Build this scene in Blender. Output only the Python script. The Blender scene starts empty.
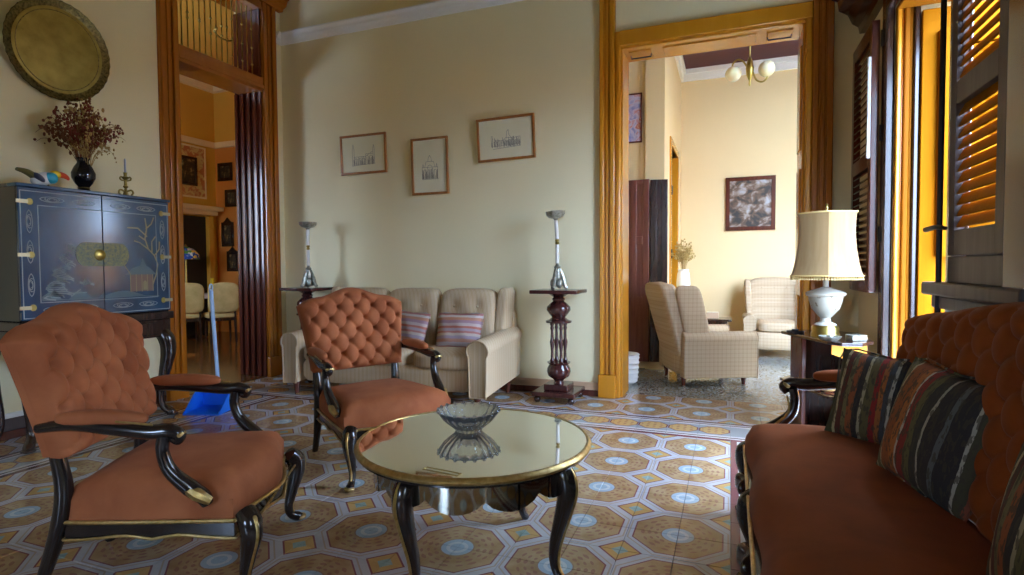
import bpy, bmesh, math, random
from mathutils import Vector, Matrix, noise
R = math.radians; PI = math.pi; sin, cos = math.sin, math.cos
scn = bpy.context.scene
COL = scn.collection
random.seed(7)

# ------------------------------------------------------------------ camera
F_PX, YAW, PITCH, ROLL, EYE = 564.6, .36894, .03553, .00633, 1.2
cam = bpy.data.objects.new('camera', bpy.data.cameras.new('camera')); COL.objects.link(cam)
cam.data.sensor_width = 36; cam.data.lens = 36 * F_PX / 1024; cam.data.clip_start = .02
_f = Vector((-sin(YAW) * cos(PITCH), cos(YAW) * cos(PITCH), -sin(PITCH)))
_r = Vector((cos(YAW), sin(YAW), 0)); _d = _f.cross(_r)
_rr = _r * cos(ROLL) + _d * sin(ROLL); _dd = _d * cos(ROLL) - _r * sin(ROLL)
cam.matrix_world = Matrix(((_rr.x, -_dd.x, -_f.x, 0), (_rr.y, -_dd.y, -_f.y, 0), (_rr.z, -_dd.z, -_f.z, EYE), (0, 0, 0, 1)))
scn.camera = cam

# ------------------------------------------------------------------ light
w = bpy.data.worlds.new('sky'); scn.world = w; w.use_nodes = True
bg = w.node_tree.nodes['Background']; bg.inputs[0].default_value = (.50, .685, 1.0, 1); bg.inputs[1].default_value = 27.0
sun = bpy.data.objects.new('sun', bpy.data.lights.new('sun', 'SUN')); COL.objects.link(sun)
sun.data.energy = 3; sun.data.color = (1, .86, .62); sun.data.angle = R(.6)
sun.rotation_euler = Vector((-.09, .80, -.60)).to_track_quat('-Z', 'Y').to_euler()
def portal(name, loc, d, sx, sy):
    l = bpy.data.lights.new(name, 'AREA'); o = bpy.data.objects.new(name, l); COL.objects.link(o)
    l.shape = 'RECTANGLE'; l.size = sx; l.size_y = sy; l.cycles.is_portal = True
    o.location = loc; o.rotation_euler = Vector(d).to_track_quat('-Z', 'Y').to_euler(); return o
portal('daylight_side_window', (1.36, 3.33, 1.4), (-1, 0, 0), 1.75, 2.8)
portal('daylight_near_window', (1.36, -.6, 1.5), (-1, 0, 0), .5, 1.5)
portal('daylight_rear_window', (-1.6, -3.4, 1.4), (0, 1, 0), .7, 1.2)
portal('daylight_next_room', (2.7, 7.4, 1.7), (-1, 0, 0), .9, 1.6)
portal('daylight_dining_room', (-7.0, 2.44, 2.0), (0, 1, 0), 1.0, 1.6)
vs = scn.view_settings
vs.view_transform = 'Standard'; vs.look = 'None'; vs.gamma = 1; vs.use_curve_mapping = False; vs.exposure = .38
cy = scn.cycles
cy.use_denoising = True; cy.max_bounces = 10; cy.diffuse_bounces = 6; cy.glossy_bounces = 4; cy.transmission_bounces = 8
cy.sample_clamp_indirect = 8; cy.caustics_reflective = False; cy.caustics_refractive = False

# ------------------------------------------------------------------ node helpers
class S:
    def __init__(s, t, k): s.t, s.k = t, k
    def m(s, op, b=None, c=None):
        n = s.t.nodes.new('ShaderNodeMath'); n.operation = op
        for i, q in enumerate((s, b, c)):
            if q is None: continue
            if isinstance(q, S): s.t.links.new(q.k, n.inputs[i])
            else: n.inputs[i].default_value = q
        return S(s.t, n.outputs[0])
    def __add__(s, o): return s.m('ADD', o)
    def __sub__(s, o): return s.m('SUBTRACT', o)
    def __mul__(s, o): return s.m('MULTIPLY', o)
    def abs(s): return s.m('ABSOLUTE')
    def lt(s, o): return s.m('LESS_THAN', o)
    def gt(s, o): return s.m('GREATER_THAN', o)
    def max(s, o): return s.m('MAXIMUM', o)
    def min(s, o): return s.m('MINIMUM', o)
    def cen(s): return (s - s.m('ROUND'))
def mixc(t, f, a, b):
    n = t.nodes.new('ShaderNodeMix'); n.data_type = 'RGBA'
    for i, q in ((0, f), (6, a), (7, b)):
        if isinstance(q, S): t.links.new(q.k, n.inputs[i])
        elif i == 0: n.inputs[0].default_value = q
        else: n.inputs[i].default_value = (*q, 1)
    return S(t, n.outputs[2])
def setin(t, node, name, v):
    if isinstance(v, S): t.links.new(v.k, node.inputs[name])
    elif isinstance(v, tuple): node.inputs[name].default_value = (*v, 1) if len(node.inputs[name].default_value) == 4 else v
    else: node.inputs[name].default_value = v
def coords(t, kind='Object'):
    if kind == 'World': o = t.nodes.new('ShaderNodeNewGeometry').outputs['Position']
    else: o = t.nodes.new('ShaderNodeTexCoord').outputs[kind]
    return o
def xyz(t, o):
    n = t.nodes.new('ShaderNodeSeparateXYZ'); t.links.new(o, n.inputs[0]); return [S(t, q) for q in n.outputs]
def nz(t, o, scale, detail=4, sc=(1, 1, 1), rough=.55, dist=0):
    mp = t.nodes.new('ShaderNodeMapping'); t.links.new(o, mp.inputs[0]); mp.inputs['Scale'].default_value = sc
    n = t.nodes.new('ShaderNodeTexNoise'); t.links.new(mp.outputs[0], n.inputs[0])
    n.inputs['Scale'].default_value = scale; n.inputs['Detail'].default_value = detail
    n.inputs['Roughness'].default_value = rough; n.inputs['Distortion'].default_value = dist
    return S(t, n.outputs['Fac'])
def ramp(t, f, stops, const=False):
    n = t.nodes.new('ShaderNodeValToRGB'); t.links.new(f.k, n.inputs[0]); e = n.color_ramp.elements
    if const: n.color_ramp.interpolation = 'CONSTANT'
    while len(e) < len(stops): e.new(.5)
    for q, (p, c) in zip(e, stops): q.position = p; q.color = (*c, 1)
    return S(t, n.outputs[0])
def bump(t, b, h, strength=.2, dist=.01):
    n = t.nodes.new('ShaderNodeBump'); t.links.new(h.k, n.inputs['Height']); n.inputs['Strength'].default_value = strength
    n.inputs['Distance'].default_value = dist; t.links.new(n.outputs[0], b.inputs['Normal'])
MATS = {}
def mat(name, color=(.5, .5, .5), rough=.5, fn=None, **kw):
    m = bpy.data.materials.new(name); m.use_nodes = True; t = m.node_tree; b = t.nodes['Principled BSDF']
    b.inputs['Base Color'].default_value = (*color, 1); b.inputs['Roughness'].default_value = rough
    for k, v in kw.items(): setin(t, b, k, v)
    if fn:
        c = fn(t, b)
        if c is not None: setin(t, b, 'Base Color', c)
    MATS[name] = m; return m
def vary(c1, c2, scale=6, sc=(1, 1, 1), kind='Object', bmp=0, detail=4, dist=0):
    def fn(t, b):
        f = nz(t, coords(t, kind), scale, detail, sc, dist=dist)
        if bmp: bump(t, b, f, bmp)
        return ramp(t, f, [(.3, c1), (.7, c2)])
    return fn
def wood(name, c1, c2, rough=.3, sc=(9, 9, .7), scale=3, coat=.3, spec=.5):
    mat(name, c1, rough, vary(c1, c2, scale, sc, 'Object', .02, 4, .4), **{'Coat Weight': coat, 'Coat Roughness': .15, 'Specular IOR Level': spec})
def velvet(name, c1, c2):
    def fn(t, b):
        o = coords(t); f = nz(t, o, 5, 5, dist=.4); g = nz(t, o, 260, 2); bump(t, b, g, .12, .002)
        return ramp(t, f, [(.3, c1), (.72, c2)])
    mat(name, c1, .75, fn, **{'Specular IOR Level': .2, 'Sheen Weight': .05, 'Sheen Roughness': .4, 'Sheen Tint': (1, .72, .55)})
def stripes(name, axis, stops, scale=1.0, wob=.03, rough=.85, dash=0):
    def fn(t, b):
        o = coords(t); c = xyz(t, o)[axis] if axis < 3 else xyz(t, o)[0] + xyz(t, o)[1]; f = nz(t, o, 16, 3); g = nz(t, o, 220, 2)
        u = (c * scale + .5 + (f - .5) * wob).m('FRACT'); bump(t, b, g, .2, .003)
        col = ramp(t, u, stops, True)
        if dash: col = mixc(t, nz(t, o, 30, 2, (3, 1, 1)).gt(.54) * dash, col, (.045, .035, .02))
        return col
    mat(name, (.5, .4, .3), rough, fn)
def plaid(name, base, l1, l2, p=.055):
    def fn(t, b):
        o = coords(t); x, y, z = xyz(t, o); g = nz(t, o, 300, 2); bump(t, b, g, .2, .003)
        a = (x * (1 / p)).cen().abs(); c = (y * (1 / p)).cen().abs(); d = (z * (1 / p)).cen().abs()
        k = a.lt(.16) + c.lt(.16) + d.lt(.16)
        k2 = (a - .32).abs().lt(.05) + (d - .32).abs().lt(.05)
        q = mixc(t, (k * .34).min(1.0), base, l1)
        return mixc(t, (k2 * .3).min(1.0), q, l2)
    mat(name, base, .9, fn)

wall_fn = lambda c: vary(tuple(q * .95 for q in c), c, .9, (1, 1, 1), 'World', 0, 5)
mat('plaster', (.74, .66, .42), .85, wall_fn((.87, .79, .51)))
mat('plaster_pale', (.8, .72, .48), .85, wall_fn((.84, .65, .36)))
mat('plaster_amber', (.6, .36, .1), .85, wall_fn((.72, .38, .045)))
mat('plaster_orange', (.6, .3, .12), .85, wall_fn((.64, .23, .035)))
mat('asphalt', (.10, .095, .09), .8)
mat('ceiling_ochre', (.46, .29, .09), .9)
mat('maroon_paint', (.07, .007, .009), .6)
mat('white_trim', (.85, .85, .82), .5)
mat('tan_tile', (.55, .36, .21), .4, vary((.48, .30, .18), (.60, .42, .26), 4))
wood('amber_wood', (.56, .22, .010), (.62, .26, .016), .25, (4, 4, .3), 2.5)
wood('door_wood', (.36, .105, .006), (.42, .135, .009), .25, (4, 4, .3), 2.5)
wood('frame_wood', (.30, .11, .02), (.42, .17, .04), .3)
wood('red_wood', (.065, .015, .010), (.13, .032, .017), .18)
wood('leaf_wood', (.14, .04, .035), (.20, .065, .05), .18)
wood('pedestal_wood', (.035, .010, .010), (.075, .020, .017), .18)
wood('dark_wood', (.018, .009, .006), (.045, .018, .012), .2)
wood('black_wood', (.008, .006, .006), (.022, .014, .012), .16)
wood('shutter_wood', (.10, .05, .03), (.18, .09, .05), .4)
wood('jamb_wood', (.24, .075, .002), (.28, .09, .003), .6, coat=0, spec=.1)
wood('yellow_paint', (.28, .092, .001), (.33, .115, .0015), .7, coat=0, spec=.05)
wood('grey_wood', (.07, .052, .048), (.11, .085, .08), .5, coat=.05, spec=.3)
mat('gold', (.50, .36, .14), .35, vary((.40, .27, .08), (.62, .46, .20), 40, bmp=.1), Metallic=.9)
mat('brass', (.50, .38, .10), .32, vary((.36, .26, .05), (.56, .44, .14), 14), Metallic=1.0)
mat('pewter', (.55, .56, .52), .35, vary((.20, .20, .15), (.44, .44, .38), 40), Metallic=.6)
mat('iron', (.02, .02, .022), .5, Metallic=.6)
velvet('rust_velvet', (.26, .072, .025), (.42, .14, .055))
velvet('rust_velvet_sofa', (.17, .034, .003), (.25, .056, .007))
plaid('plaid_cloth', (.50, .37, .23), (.41, .29, .17), (.56, .45, .32), .042)
stripes('beige_stripe', 3, [(0, (.55, .42, .26)), (.18, (.50, .37, .22)), (.3, (.57, .45, .30)), (.55, (.51, .38, .23)), (.68, (.58, .46, .31)), (.85, (.48, .35, .20))], 22, .06)
mat('white_porcelain', (.82, .80, .74), .18)
mat('cream_cloth', (.60, .45, .17), .9, vary((.52, .38, .13), (.66, .50, .21), 9))
mat('paper', (.78, .76, .56), .8, vary((.75, .73, .52), (.81, .79, .60), 3))
mat('ink', (.30, .30, .26), .9)
mat('mirror', (.92, .95, .90), .03, Metallic=1.0)
mat('smoked_mirror', (.42, .40, .34), .06, Metallic=1.0)
mat('crystal', (.95, 1, 1), .03, **{'Transmission Weight': .82, 'IOR': 1.5})
mat('window_glass', (.9, .95, .95), .05, **{'Transmission Weight': 1.0, 'IOR': 1.2})
mat('blue_plastic', (.012, .17, .80), .35)
mat('pale_blue_plastic', (.42, .60, .85), .35)
mat('black', (.006, .006, .008), .5)
mat('black_glaze', (.008, .008, .012), .08)
mat('white_cloth', (.75, .74, .70), .9)

# ------------------------------------------------------------------ mesh helpers
class MB:
    def __init__(s): s.v = []; s.f = []
    def add(s, vs, fs):
        n = len(s.v); s.v += [tuple(q) for q in vs]; s.f += [tuple(i + n for i in f) for f in fs]; return s
    def bx(s, x0, x1, y0, y1, z0, z1):
        vs = [(x, y, z) for z in (z0, z1) for y in (y0, y1) for x in (x0, x1)]
        return s.add(vs, [(0, 2, 3, 1), (4, 5, 7, 6), (0, 1, 5, 4), (2, 6, 7, 3), (0, 4, 6, 2), (1, 3, 7, 5)])
    def box(s, c, d, rz=0):
        hx, hy, hz = d[0] / 2, d[1] / 2, d[2] / 2; ca, sa = cos(rz), sin(rz); vs = []
        for z in (-hz, hz):
            for y in (-hy, hy):
                for x in (-hx, hx): vs.append((c[0] + ca * x - sa * y, c[1] + sa * x + ca * y, c[2] + z))
        return s.add(vs, [(0, 2, 3, 1), (4, 5, 7, 6), (0, 1, 5, 4), (2, 6, 7, 3), (0, 4, 6, 2), (1, 3, 7, 5)])
    def lathe(s, pr, n=24, c=(0, 0, 0), sx=1, sy=1, lobes=0, amp=0, rot=0):
        vs = []; fs = []; m = len(pr)
        for r, z in pr:
            for i in range(n):
                a = 2 * PI * i / n + rot; q = r * (1 + (amp * cos(lobes * a) if lobes else 0))
                vs.append((c[0] + q * cos(a) * sx, c[1] + q * sin(a) * sy, c[2] + z))
        for j in range(m - 1):
            for i in range(n):
                k = (i + 1) % n; fs.append((j * n + i, j * n + k, (j + 1) * n + k, (j + 1) * n + i))
        fs.append(tuple(range(n - 1, -1, -1))); fs.append(tuple(range((m - 1) * n, m * n)))
        return s.add(vs, fs)
    def tube(s, path, rad, n=8, sub=4, flat=1.0, closed=False):
        P = [Vector(p) for p in path]
        if not isinstance(rad, (list, tuple)): rad = [rad] * len(P)
        if sub > 1 and len(P) > 2:
            Q = []; Rr = []
            for i in range(len(P) - 1):
                p0 = P[max(i - 1, 0)]; p1 = P[i]; p2 = P[i + 1]; p3 = P[min(i + 2, len(P) - 1)]
                for k in range(sub):
                    t = k / sub
                    Q.append(.5 * (2 * p1 + (p2 - p0) * t + (2 * p0 - 5 * p1 + 4 * p2 - p3) * t * t + (3 * p1 - p0 - 3 * p2 + p3) * t ** 3))
                    Rr.append(rad[i] + (rad[i + 1] - rad[i]) * t)
            Q.append(P[-1]); Rr.append(rad[-1]); P, rad = Q, Rr
        vs = []; fs = []; nrm = None
        for i, p in enumerate(P):
            t = (P[min(i + 1, len(P) - 1)] - P[max(i - 1, 0)])
            if t.length < 1e-9: t = Vector((0, 0, 1))
            t.normalize()
            if nrm is None:
                nrm = Vector((0, 0, 1)).cross(t)
                if nrm.length < .1: nrm = Vector((0, 1, 0)).cross(t)
            nrm = (nrm - t * nrm.dot(t)).normalized(); b = t.cross(nrm)
            for k in range(n):
                a = 2 * PI * k / n; vs.append(p + nrm * (rad[i] * cos(a) * flat) + b * (rad[i] * sin(a)))
        for i in range(len(P) - 1):
            for k in range(n):
                q = (k + 1) % n; fs.append((i * n + k, i * n + q, (i + 1) * n + q, (i + 1) * n + k))
        fs.append(tuple(range(n - 1, -1, -1))); fs.append(tuple(range((len(P) - 1) * n, len(P) * n)))
        return s.add(vs, fs)
    def prism(s, poly, a, b, mp):
        n = len(poly); vs = [mp(x, y, a) for x, y in poly] + [mp(x, y, b) for x, y in poly]
        fs = [tuple(range(n - 1, -1, -1)), tuple(range(n, 2 * n))] + [(i, (i + 1) % n, n + (i + 1) % n, n + i) for i in range(n)]
        return s.add(vs, fs)
    def surf(s, fn, nu, nv, back=None):
        """open grid fn(u,v); back(u,v) closes it to a solid"""
        n = len(s.v)
        for j in range(nv + 1):
            for i in range(nu + 1): s.v.append(tuple(fn(i / nu, j / nv)))
        W = nu + 1
        for j in range(nv):
            for i in range(nu): s.f.append((n + j * W + i, n + j * W + i + 1, n + (j + 1) * W + i + 1, n + (j + 1) * W + i))
        if back:
            edge = [(i, 0) for i in range(nu)] + [(nu, j) for j in range(nv)] + [(i, nv) for i in range(nu, 0, -1)] + [(0, j) for j in range(nv, 0, -1)]
            m = len(s.v)
            for i, j in edge: s.v.append(tuple(back(i / nu, j / nv)))
            L = len(edge)
            for k in range(L):
                i, j = edge[k]; i2, j2 = edge[(k + 1) % L]
                s.f.append((n + j * W + i, m + k, m + (k + 1) % L, n + j2 * W + i2))
            s.f.append(tuple(m + k for k in range(L)))
        return s
    def superbox(s, c, d, k=6, n=10, fn=None):
        for ax in range(3):
            for sg in (-1, 1):
                o = len(s.v)
                for j in range(n + 1):
                    for i in range(n + 1):
                        a = math.tan((2 * i / n - 1) * PI / 4); b = math.tan((2 * j / n - 1) * PI / 4); p = [0, 0, 0]
                        p[ax] = sg; p[(ax + 1) % 3] = a * sg; p[(ax + 2) % 3] = b
                        q = (abs(p[0]) ** k + abs(p[1]) ** k + abs(p[2]) ** k) ** (1 / k)
                        p = [c[e] + d[e] / 2 * p[e] / q for e in range(3)]
                        if fn: p = fn(*p)
                        s.v.append(tuple(p))
                for j in range(n):
                    for i in range(n):
                        z = o + j * (n + 1) + i; s.f.append((z, z + 1, z + n + 2, z + n + 1))
        return s
    def sphere(s, c, r, n=8, sz=1):
        pr = [(max(r * sin(PI * i / n), r * .02), -r * sz * cos(PI * i / n)) for i in range(n + 1)]
        return s.lathe(pr, max(n, 6), c)
    def strokes(s, lines, wd, mp, t=.0012):
        """flat ribbons; mp(u,v,d) -> xyz, d is the lift off the surface"""
        for ln in lines:
            for (a, b), (c, d) in zip(ln[:-1], ln[1:]):
                l = math.hypot(c - a, d - b)
                if l < 1e-6: continue
                nx, ny = -(d - b) / l * wd / 2, (c - a) / l * wd / 2; ex, ey = (c - a) / l * wd / 3, (d - b) / l * wd / 3
                q = [(a - ex + nx, b - ey + ny), (a - ex - nx, b - ey - ny), (c + ex - nx, d + ey - ny), (c + ex + nx, d + ey + ny)]
                n = len(s.v); s.v += [tuple(mp(x, y, t)) for x, y in q] + [tuple(mp(x, y, 0)) for x, y in q]
                s.f += [(n, n + 1, n + 2, n + 3)] + [(n + i, n + 4 + i, n + 4 + (i + 1) % 4, n + (i + 1) % 4) for i in range(4)]
        return s
    def mesh(s, name, m, smooth=40, weld=True):
        me = bpy.data.meshes.new(name); me.from_pydata(s.v, [], s.f)
        bm = bmesh.new(); bm.from_mesh(me)
        if weld: bmesh.ops.remove_doubles(bm, verts=bm.verts, dist=1e-5)
        bmesh.ops.recalc_face_normals(bm, faces=bm.faces); bm.to_mesh(me); bm.free()
        if smooth:
            me.polygons.foreach_set('use_smooth', [True] * len(me.polygons)); me.set_sharp_from_angle(angle=R(smooth))
        me.materials.append(MATS[m]); return me
    def build(s, name, m, parent=None, loc=(0, 0, 0), rot=(0, 0, 0), smooth=40, bevel=0, seg=2):
        return link(name, s.mesh(name, m, smooth), parent, loc, rot, bevel, seg)
def link(name, me, parent=None, loc=(0, 0, 0), rot=(0, 0, 0), bevel=0, seg=2):
    o = bpy.data.objects.new(name, me); COL.objects.link(o); o.parent = parent; o.location = loc; o.rotation_euler = rot
    if bevel:
        b = o.modifiers.new('bevel', 'BEVEL'); b.width = bevel; b.segments = seg; b.limit_method = 'ANGLE'; b.angle_limit = R(40)
    return o
def bxo(name, m, b, parent=None, bevel=.004, **k):
    c = ((b[0] + b[1]) / 2, (b[2] + b[3]) / 2, (b[4] + b[5]) / 2)
    mb = MB().bx(b[0] - c[0], b[1] - c[0], b[2] - c[1], b[3] - c[1], b[4] - c[2], b[5] - c[2])
    return mb.build(name, m, parent, loc=c, bevel=bevel, **k)
def tag(o, label=None, cat=None, group=None, kind=None):
    if label: o['label'] = label
    if cat: o['category'] = cat
    if group: o['group'] = group
    if kind: o['kind'] = kind
    return o
def thing(name, label, cat, loc=(0, 0, 0), rz=0, group=None):
    o = bpy.data.objects.new(name, None); COL.objects.link(o); o.empty_display_size = .1
    o.location = loc; o.rotation_euler = (0, 0, rz); return tag(o, label, cat, group)
def copy_tree(o, parent=None):
    c = o.copy(); COL.objects.link(c); c.parent = parent
    for ch in list(o.children): copy_tree(ch, c)
    return c
def struct(name, mb, m, label=None, parent=None, bevel=0, smooth=0, **k):
    o = mb.build(name, m, parent, bevel=bevel, smooth=smooth, **k)
    if not parent: tag(o, label, None, None, 'structure')
    return o
def sroot(name, label, loc=(0, 0, 0)):
    o = bpy.data.objects.new(name, None); COL.objects.link(o); o.location = loc; return tag(o, label, None, None, 'structure')
def rect_wall(mb, ax, p0, p1, a0, a1, z0, z1, holes):
    """wall slab normal to ax (0=x,1=y) between p0,p1; holes (a,b,za,zb)"""
    def seg(a, b, za, zb):
        if b - a < 1e-4 or zb - za < 1e-4: return
        if ax == 0: mb.bx(p0, p1, a, b, za, zb)
        else: mb.bx(a, b, p0, p1, za, zb)
    cur = a0
    for a, b, za, zb in sorted(holes):
        seg(cur, a, z0, z1); seg(a, b, z0, za); seg(a, b, zb, z1); cur = b
    seg(cur, a1, z0, z1); return mb

# ------------------------------------------------------------------ the rooms
XL, XR, YB, YF, ZC = -4.8, .95, 5.15, -3.0, 4.7
DL = (3.82, 4.84)            # dining-room doorway in the left wall
DR = (-.935, .553)           # doorway to the next room in the back wall
struct('wall_left', rect_wall(MB(), 0, XL - .36, XL, YF - .36, YB, 0, ZC, [(DL[0], DL[1], 0, 4.12)]), 'plaster', 'cream plaster wall behind the lacquer cabinet')
struct('wall_back', rect_wall(MB(), 1, YB, YB + .35, XL - .36, XR + .35, 0, ZC, [(DR[0], DR[1], 0, 3.17)]), 'plaster', 'cream plaster wall behind the beige sofa')
struct('wall_right', rect_wall(MB(), 0, XR, XR + .35, YF - .36, YB, 0, ZC, [(-.85, -.35, .75, 2.25), (2.45, 4.2, 0, 2.8)]), 'plaster', 'plaster wall with the tall louvred window')
struct('wall_front', rect_wall(MB(), 1, YF - .36, YF, XL, XR, 0, ZC, [(-1.95, -1.25, .8, 2.0)]), 'plaster', 'plaster wall behind the viewer')
struct('ceiling', MB().bx(XL - .36, XR + .35, YF - .36, YB + .35, ZC, ZC + .2), 'ceiling_ochre', 'ochre ceiling of the sitting room')
struct('ground_outside', MB().bx(2.7, 60, -60, 60, -.35, -.3).bx(-60, 2.7, -60, YF - .4, -.35, -.3), 'asphalt', 'dark street outside the window')
struct('wall_sky_blocker', MB().bx(11, 12, -12, 22, -.3, 2.4), 'plaster_orange', 'unseen low ochre wall added across the street to block low sky light')  # out of view, added to keep low sky light off the upper walls
struct('trim_1', MB().bx(1.3, 2.7, YF - .36, YB + .35, -.25, -.02), 'white_trim', 'unseen pale slab added outside the window to bounce daylight')  # out of view, added as a floor that bounces daylight inward
# next room
NX0, NX1, NY1, NZ = -.71, 2.3, 9.0, 4.15
struct('wall_next_left', rect_wall(MB(), 0, NX0 - .2, NX0, 6.95, NY1, 0, NZ, [(7.35, 8.3, 0, 2.72)]), 'plaster_pale', 'pale yellow side wall of the next room')
struct('wall_next_pier', MB().bx(-2.2, NX0, 6.75, 6.95, 0, NZ).bx(-.925, NX0, 6.70, 6.75, 0, NZ), 'plaster_pale', 'pale yellow pier with a small picture in the next room')
struct('wall_next_end', MB().bx(-2.2, -2.0, YB + .35, 6.75, 0, NZ), 'plaster_pale', 'short side wall of the next room hidden by the door casing')
struct('wall_next_back', MB().bx(NX0 - .2, NX1 + .36, NY1, NY1 + .2, 0, NZ), 'plaster_pale', 'pale yellow far wall of the next room')
struct('wall_next_passage', MB().bx(-2.4, -2.2, 6.95, NY1 + .2, 0, NZ).bx(-2.4, -.91, NY1, NY1 + .2, 0, NZ), 'plaster_pale', 'pale wall seen through the side doorway of the next room')
struct('wall_next_right', rect_wall(MB(), 0, NX1, NX1 + .36, YB + .35, NY1, 0, NZ, [(6.95, 7.85, .9, 2.5)]), 'plaster_pale', 'window wall of the next room')
struct('ceiling_next', MB().bx(-2.4, NX1 + .36, YB + .35, NY1 + .2, NZ, NZ + .2), 'maroon_paint', 'dark maroon ceiling of the next room')
struct('trim_2', MB().bx(NX0, NX1, NY1 - .04, NY1, NZ - .17, NZ - .07).bx(NX0, NX1, NY1 - .07, NY1, NZ - .07, NZ).bx(NX0, NX0 + .04, 6.95, NY1 - .07, NZ - .17, NZ - .07).bx(NX0, NX0 + .07, 6.95, NY1 - .07, NZ - .07, NZ), 'white_trim', 'white cornice under the maroon ceiling')
# dining room
DX0, DY1, DZ = -9.2, 8.1, 4.66
struct('wall_dining_far', MB().bx(DX0 - .2, DX0, 2.1, DY1 + .2, 0, DZ), 'plaster_amber', 'amber wall with a mantel in the dining room')
struct('wall_dining_side', MB().bx(DX0, XL - .36, DY1, DY1 + .2, 0, 3.5), 'plaster_orange', 'orange wall hung with small pictures in the dining room')
struct('wall_dining_frieze', MB().bx(DX0, XL - .36, DY1, DY1 + .2, 3.5, DZ), 'plaster_amber', 'amber upper part of the dining room side wall')
struct('wall_dining_near', MB().bx(XL - .36, XL - .2, YB + .35, DY1 + .2, 0, DZ), 'plaster_amber', 'amber wall beside the dining room doorway')
struct('wall_dining_added_window', rect_wall(MB(), 1, 2.1, 2.4, DX0, XL - .36, 0, DZ, [(-7.5, -6.5, 1.2, 2.8)]), 'plaster_amber', 'unseen dining room wall with a window added for daylight')  # opening is out of view, added to let daylight into the dining room
struct('ceiling_dining', MB().bx(DX0 - .2, XL - .2, 2.1, DY1 + .2, DZ, DZ + .2), 'plaster_amber', 'amber ceiling of the dining room')
struct('trim_3', MB().bx(DX0, DX0 + .06, 2.4, DY1, 3.5, 3.6).bx(DX0 + .06, XL - .36, DY1 - .06, DY1, 3.5, 3.6).bx(DX0, DX0 + .10, 2.4, DY1, DZ - .12, DZ).bx(DX0 + .1, XL - .36, DY1 - .1, DY1, DZ - .12, DZ), 'plaster_pale', 'pale picture rail and cornice of the dining room')
# cornice and skirting of the sitting room
def cornice(mb, a0, a1, ax, wall, sgn, z=3.74):
    pr = [(0, 0), (.02, 0), (.03, .035), (.055, .05), (.06, .075), (.085, .10), (.085, .115), (0, .115)]
    if ax == 'x': mb.prism(pr, a0, a1, lambda d, h, a: (a, wall - sgn * d, z + h))
    else: mb.prism(pr, a0, a1, lambda d, h, a: (wall - sgn * d, a, z + h))
cm = MB(); cornice(cm, XL, -1.12, 'x', YB, 1); cornice(cm, .76, XR, 'x', YB, 1); struct('trim_4', cm, 'white_trim', 'white plaster picture-rail moulding on the back wall')
cm = MB(); cornice(cm, 5.04, YB - .02, 'y', XL, -1); cornice(cm, YF, 3.6, 'y', XL, -1); struct('trim_5', cm, 'white_trim', 'white plaster picture-rail moulding on the left wall')
cm = MB(); cornice(cm, YF, YB - .1, 'y', XR, 1); struct('trim_6', cm, 'white_trim', 'white plaster picture-rail moulding on the right wall')
def skirt(name, label, x0, x1, y0, y1, dx, dy):
    r = sroot(name, label)
    bxo('skirting_board', 'red_wood', (x0, x1 + dx * .0, y0, y1, .0, .055), r); bxo('skirting_tile', 'tan_tile', (x0, x1, y0 + (.006 if dy else 0), y1, .055, .125), r, .003)
    return r
bs = skirt('baseboard_back', 'tan and dark brown skirting below the back wall', XL + .02, -1.125, YB - .028, YB, 0, 1)
bs = skirt('baseboard_back_right', 'tan and dark brown skirting right of the tall doorway', .76, XR - .03, YB - .028, YB, 0, 1)
r = sroot('baseboard_left', 'white and grey skirting below the left wall')
bxo('skirting_board', 'red_wood', (XL, XL + .028, YF, 3.62, 0, .06), r); bxo('skirting_tile', 'grey_wood', (XL, XL + .022, YF, 3.62, .06, .15), r, .003); bxo('skirting_cap', 'white_trim', (XL, XL + .03, YF, 3.62, .15, .185), r)

# ------------------------------------------------------------------ tiled floor
P = .438; TS = P / 2; X0, Y0 = -.21, 3.89            # octagon lattice; four tiles make one octagon
IN = (X0 + TS - 9 * P, X0 + TS, -.27, Y0 + TS)        # inner field
BW = .47                                              # width of the border band
def octa(t, a, b, n1):
    """printed cement tile: ochre octagon, pale blue medallion, pale ribbons, small ochre diamonds"""
    aa, bb = a.abs(), b.abs()
    oc = aa.max(bb).max((aa + bb) * .7071)
    rr = ((a * a) + (b * b)).m('SQRT')
    an = b.m('ARCTAN2', a)
    dm = (aa * -1 + .5) + (bb * -1 + .5)
    och = ramp(t, n1, [(.35, (.31, .185, .08)), (.65, (.43, .295, .155))])
    col = ramp(t, n1, [(.3, (.40, .40, .44)), (.7, (.50, .49, .50))])                # ribbons
    col = mixc(t, ((oc - .478).abs().lt(.008)), col, (.40, .32, .26))
    col = mixc(t, oc.lt(.436), col, (.22, .08, .085))                                   # outline
    col = mixc(t, oc.lt(.421), col, och)
    sc = ((an * 16).m('SINE') * .6 + (an * 8).m('COSINE') * .3 + (rr * 95).m('SINE') * .75)
    fl = sc.gt(.55) * oc.lt(.37) * rr.gt(.17)
    col = mixc(t, fl * .62, col, (.24, .09, .07))
    col = mixc(t, rr.lt(.172), col, (.30, .19, .12)); col = mixc(t, rr.lt(.158), col, (.33, .44, .52))
    col = mixc(t, (rr - .09).abs().lt(.018), col, (.50, .56, .58))
    col = mixc(t, dm.lt(.215), col, (.22, .08, .08)); col = mixc(t, dm.lt(.19), col, (.50, .31, .11)); col = mixc(t, dm.lt(.085), col, (.28, .38, .33))
    return col
def tile_fn(ox, oy):
    def fn(t, b):
        o = coords(t, 'World'); x, y, z = xyz(t, o)
        n1 = nz(t, o, 9, 4); n2 = nz(t, o, 2.2, 4); u = ((x - ox) * (1 / P)).cen(); v = ((y - oy) * (1 / P)).cen()
        setin(t, b, 'Roughness', n2 * .20 + .08)
        return octa(t, u, v, n1)
    return fn
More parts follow.
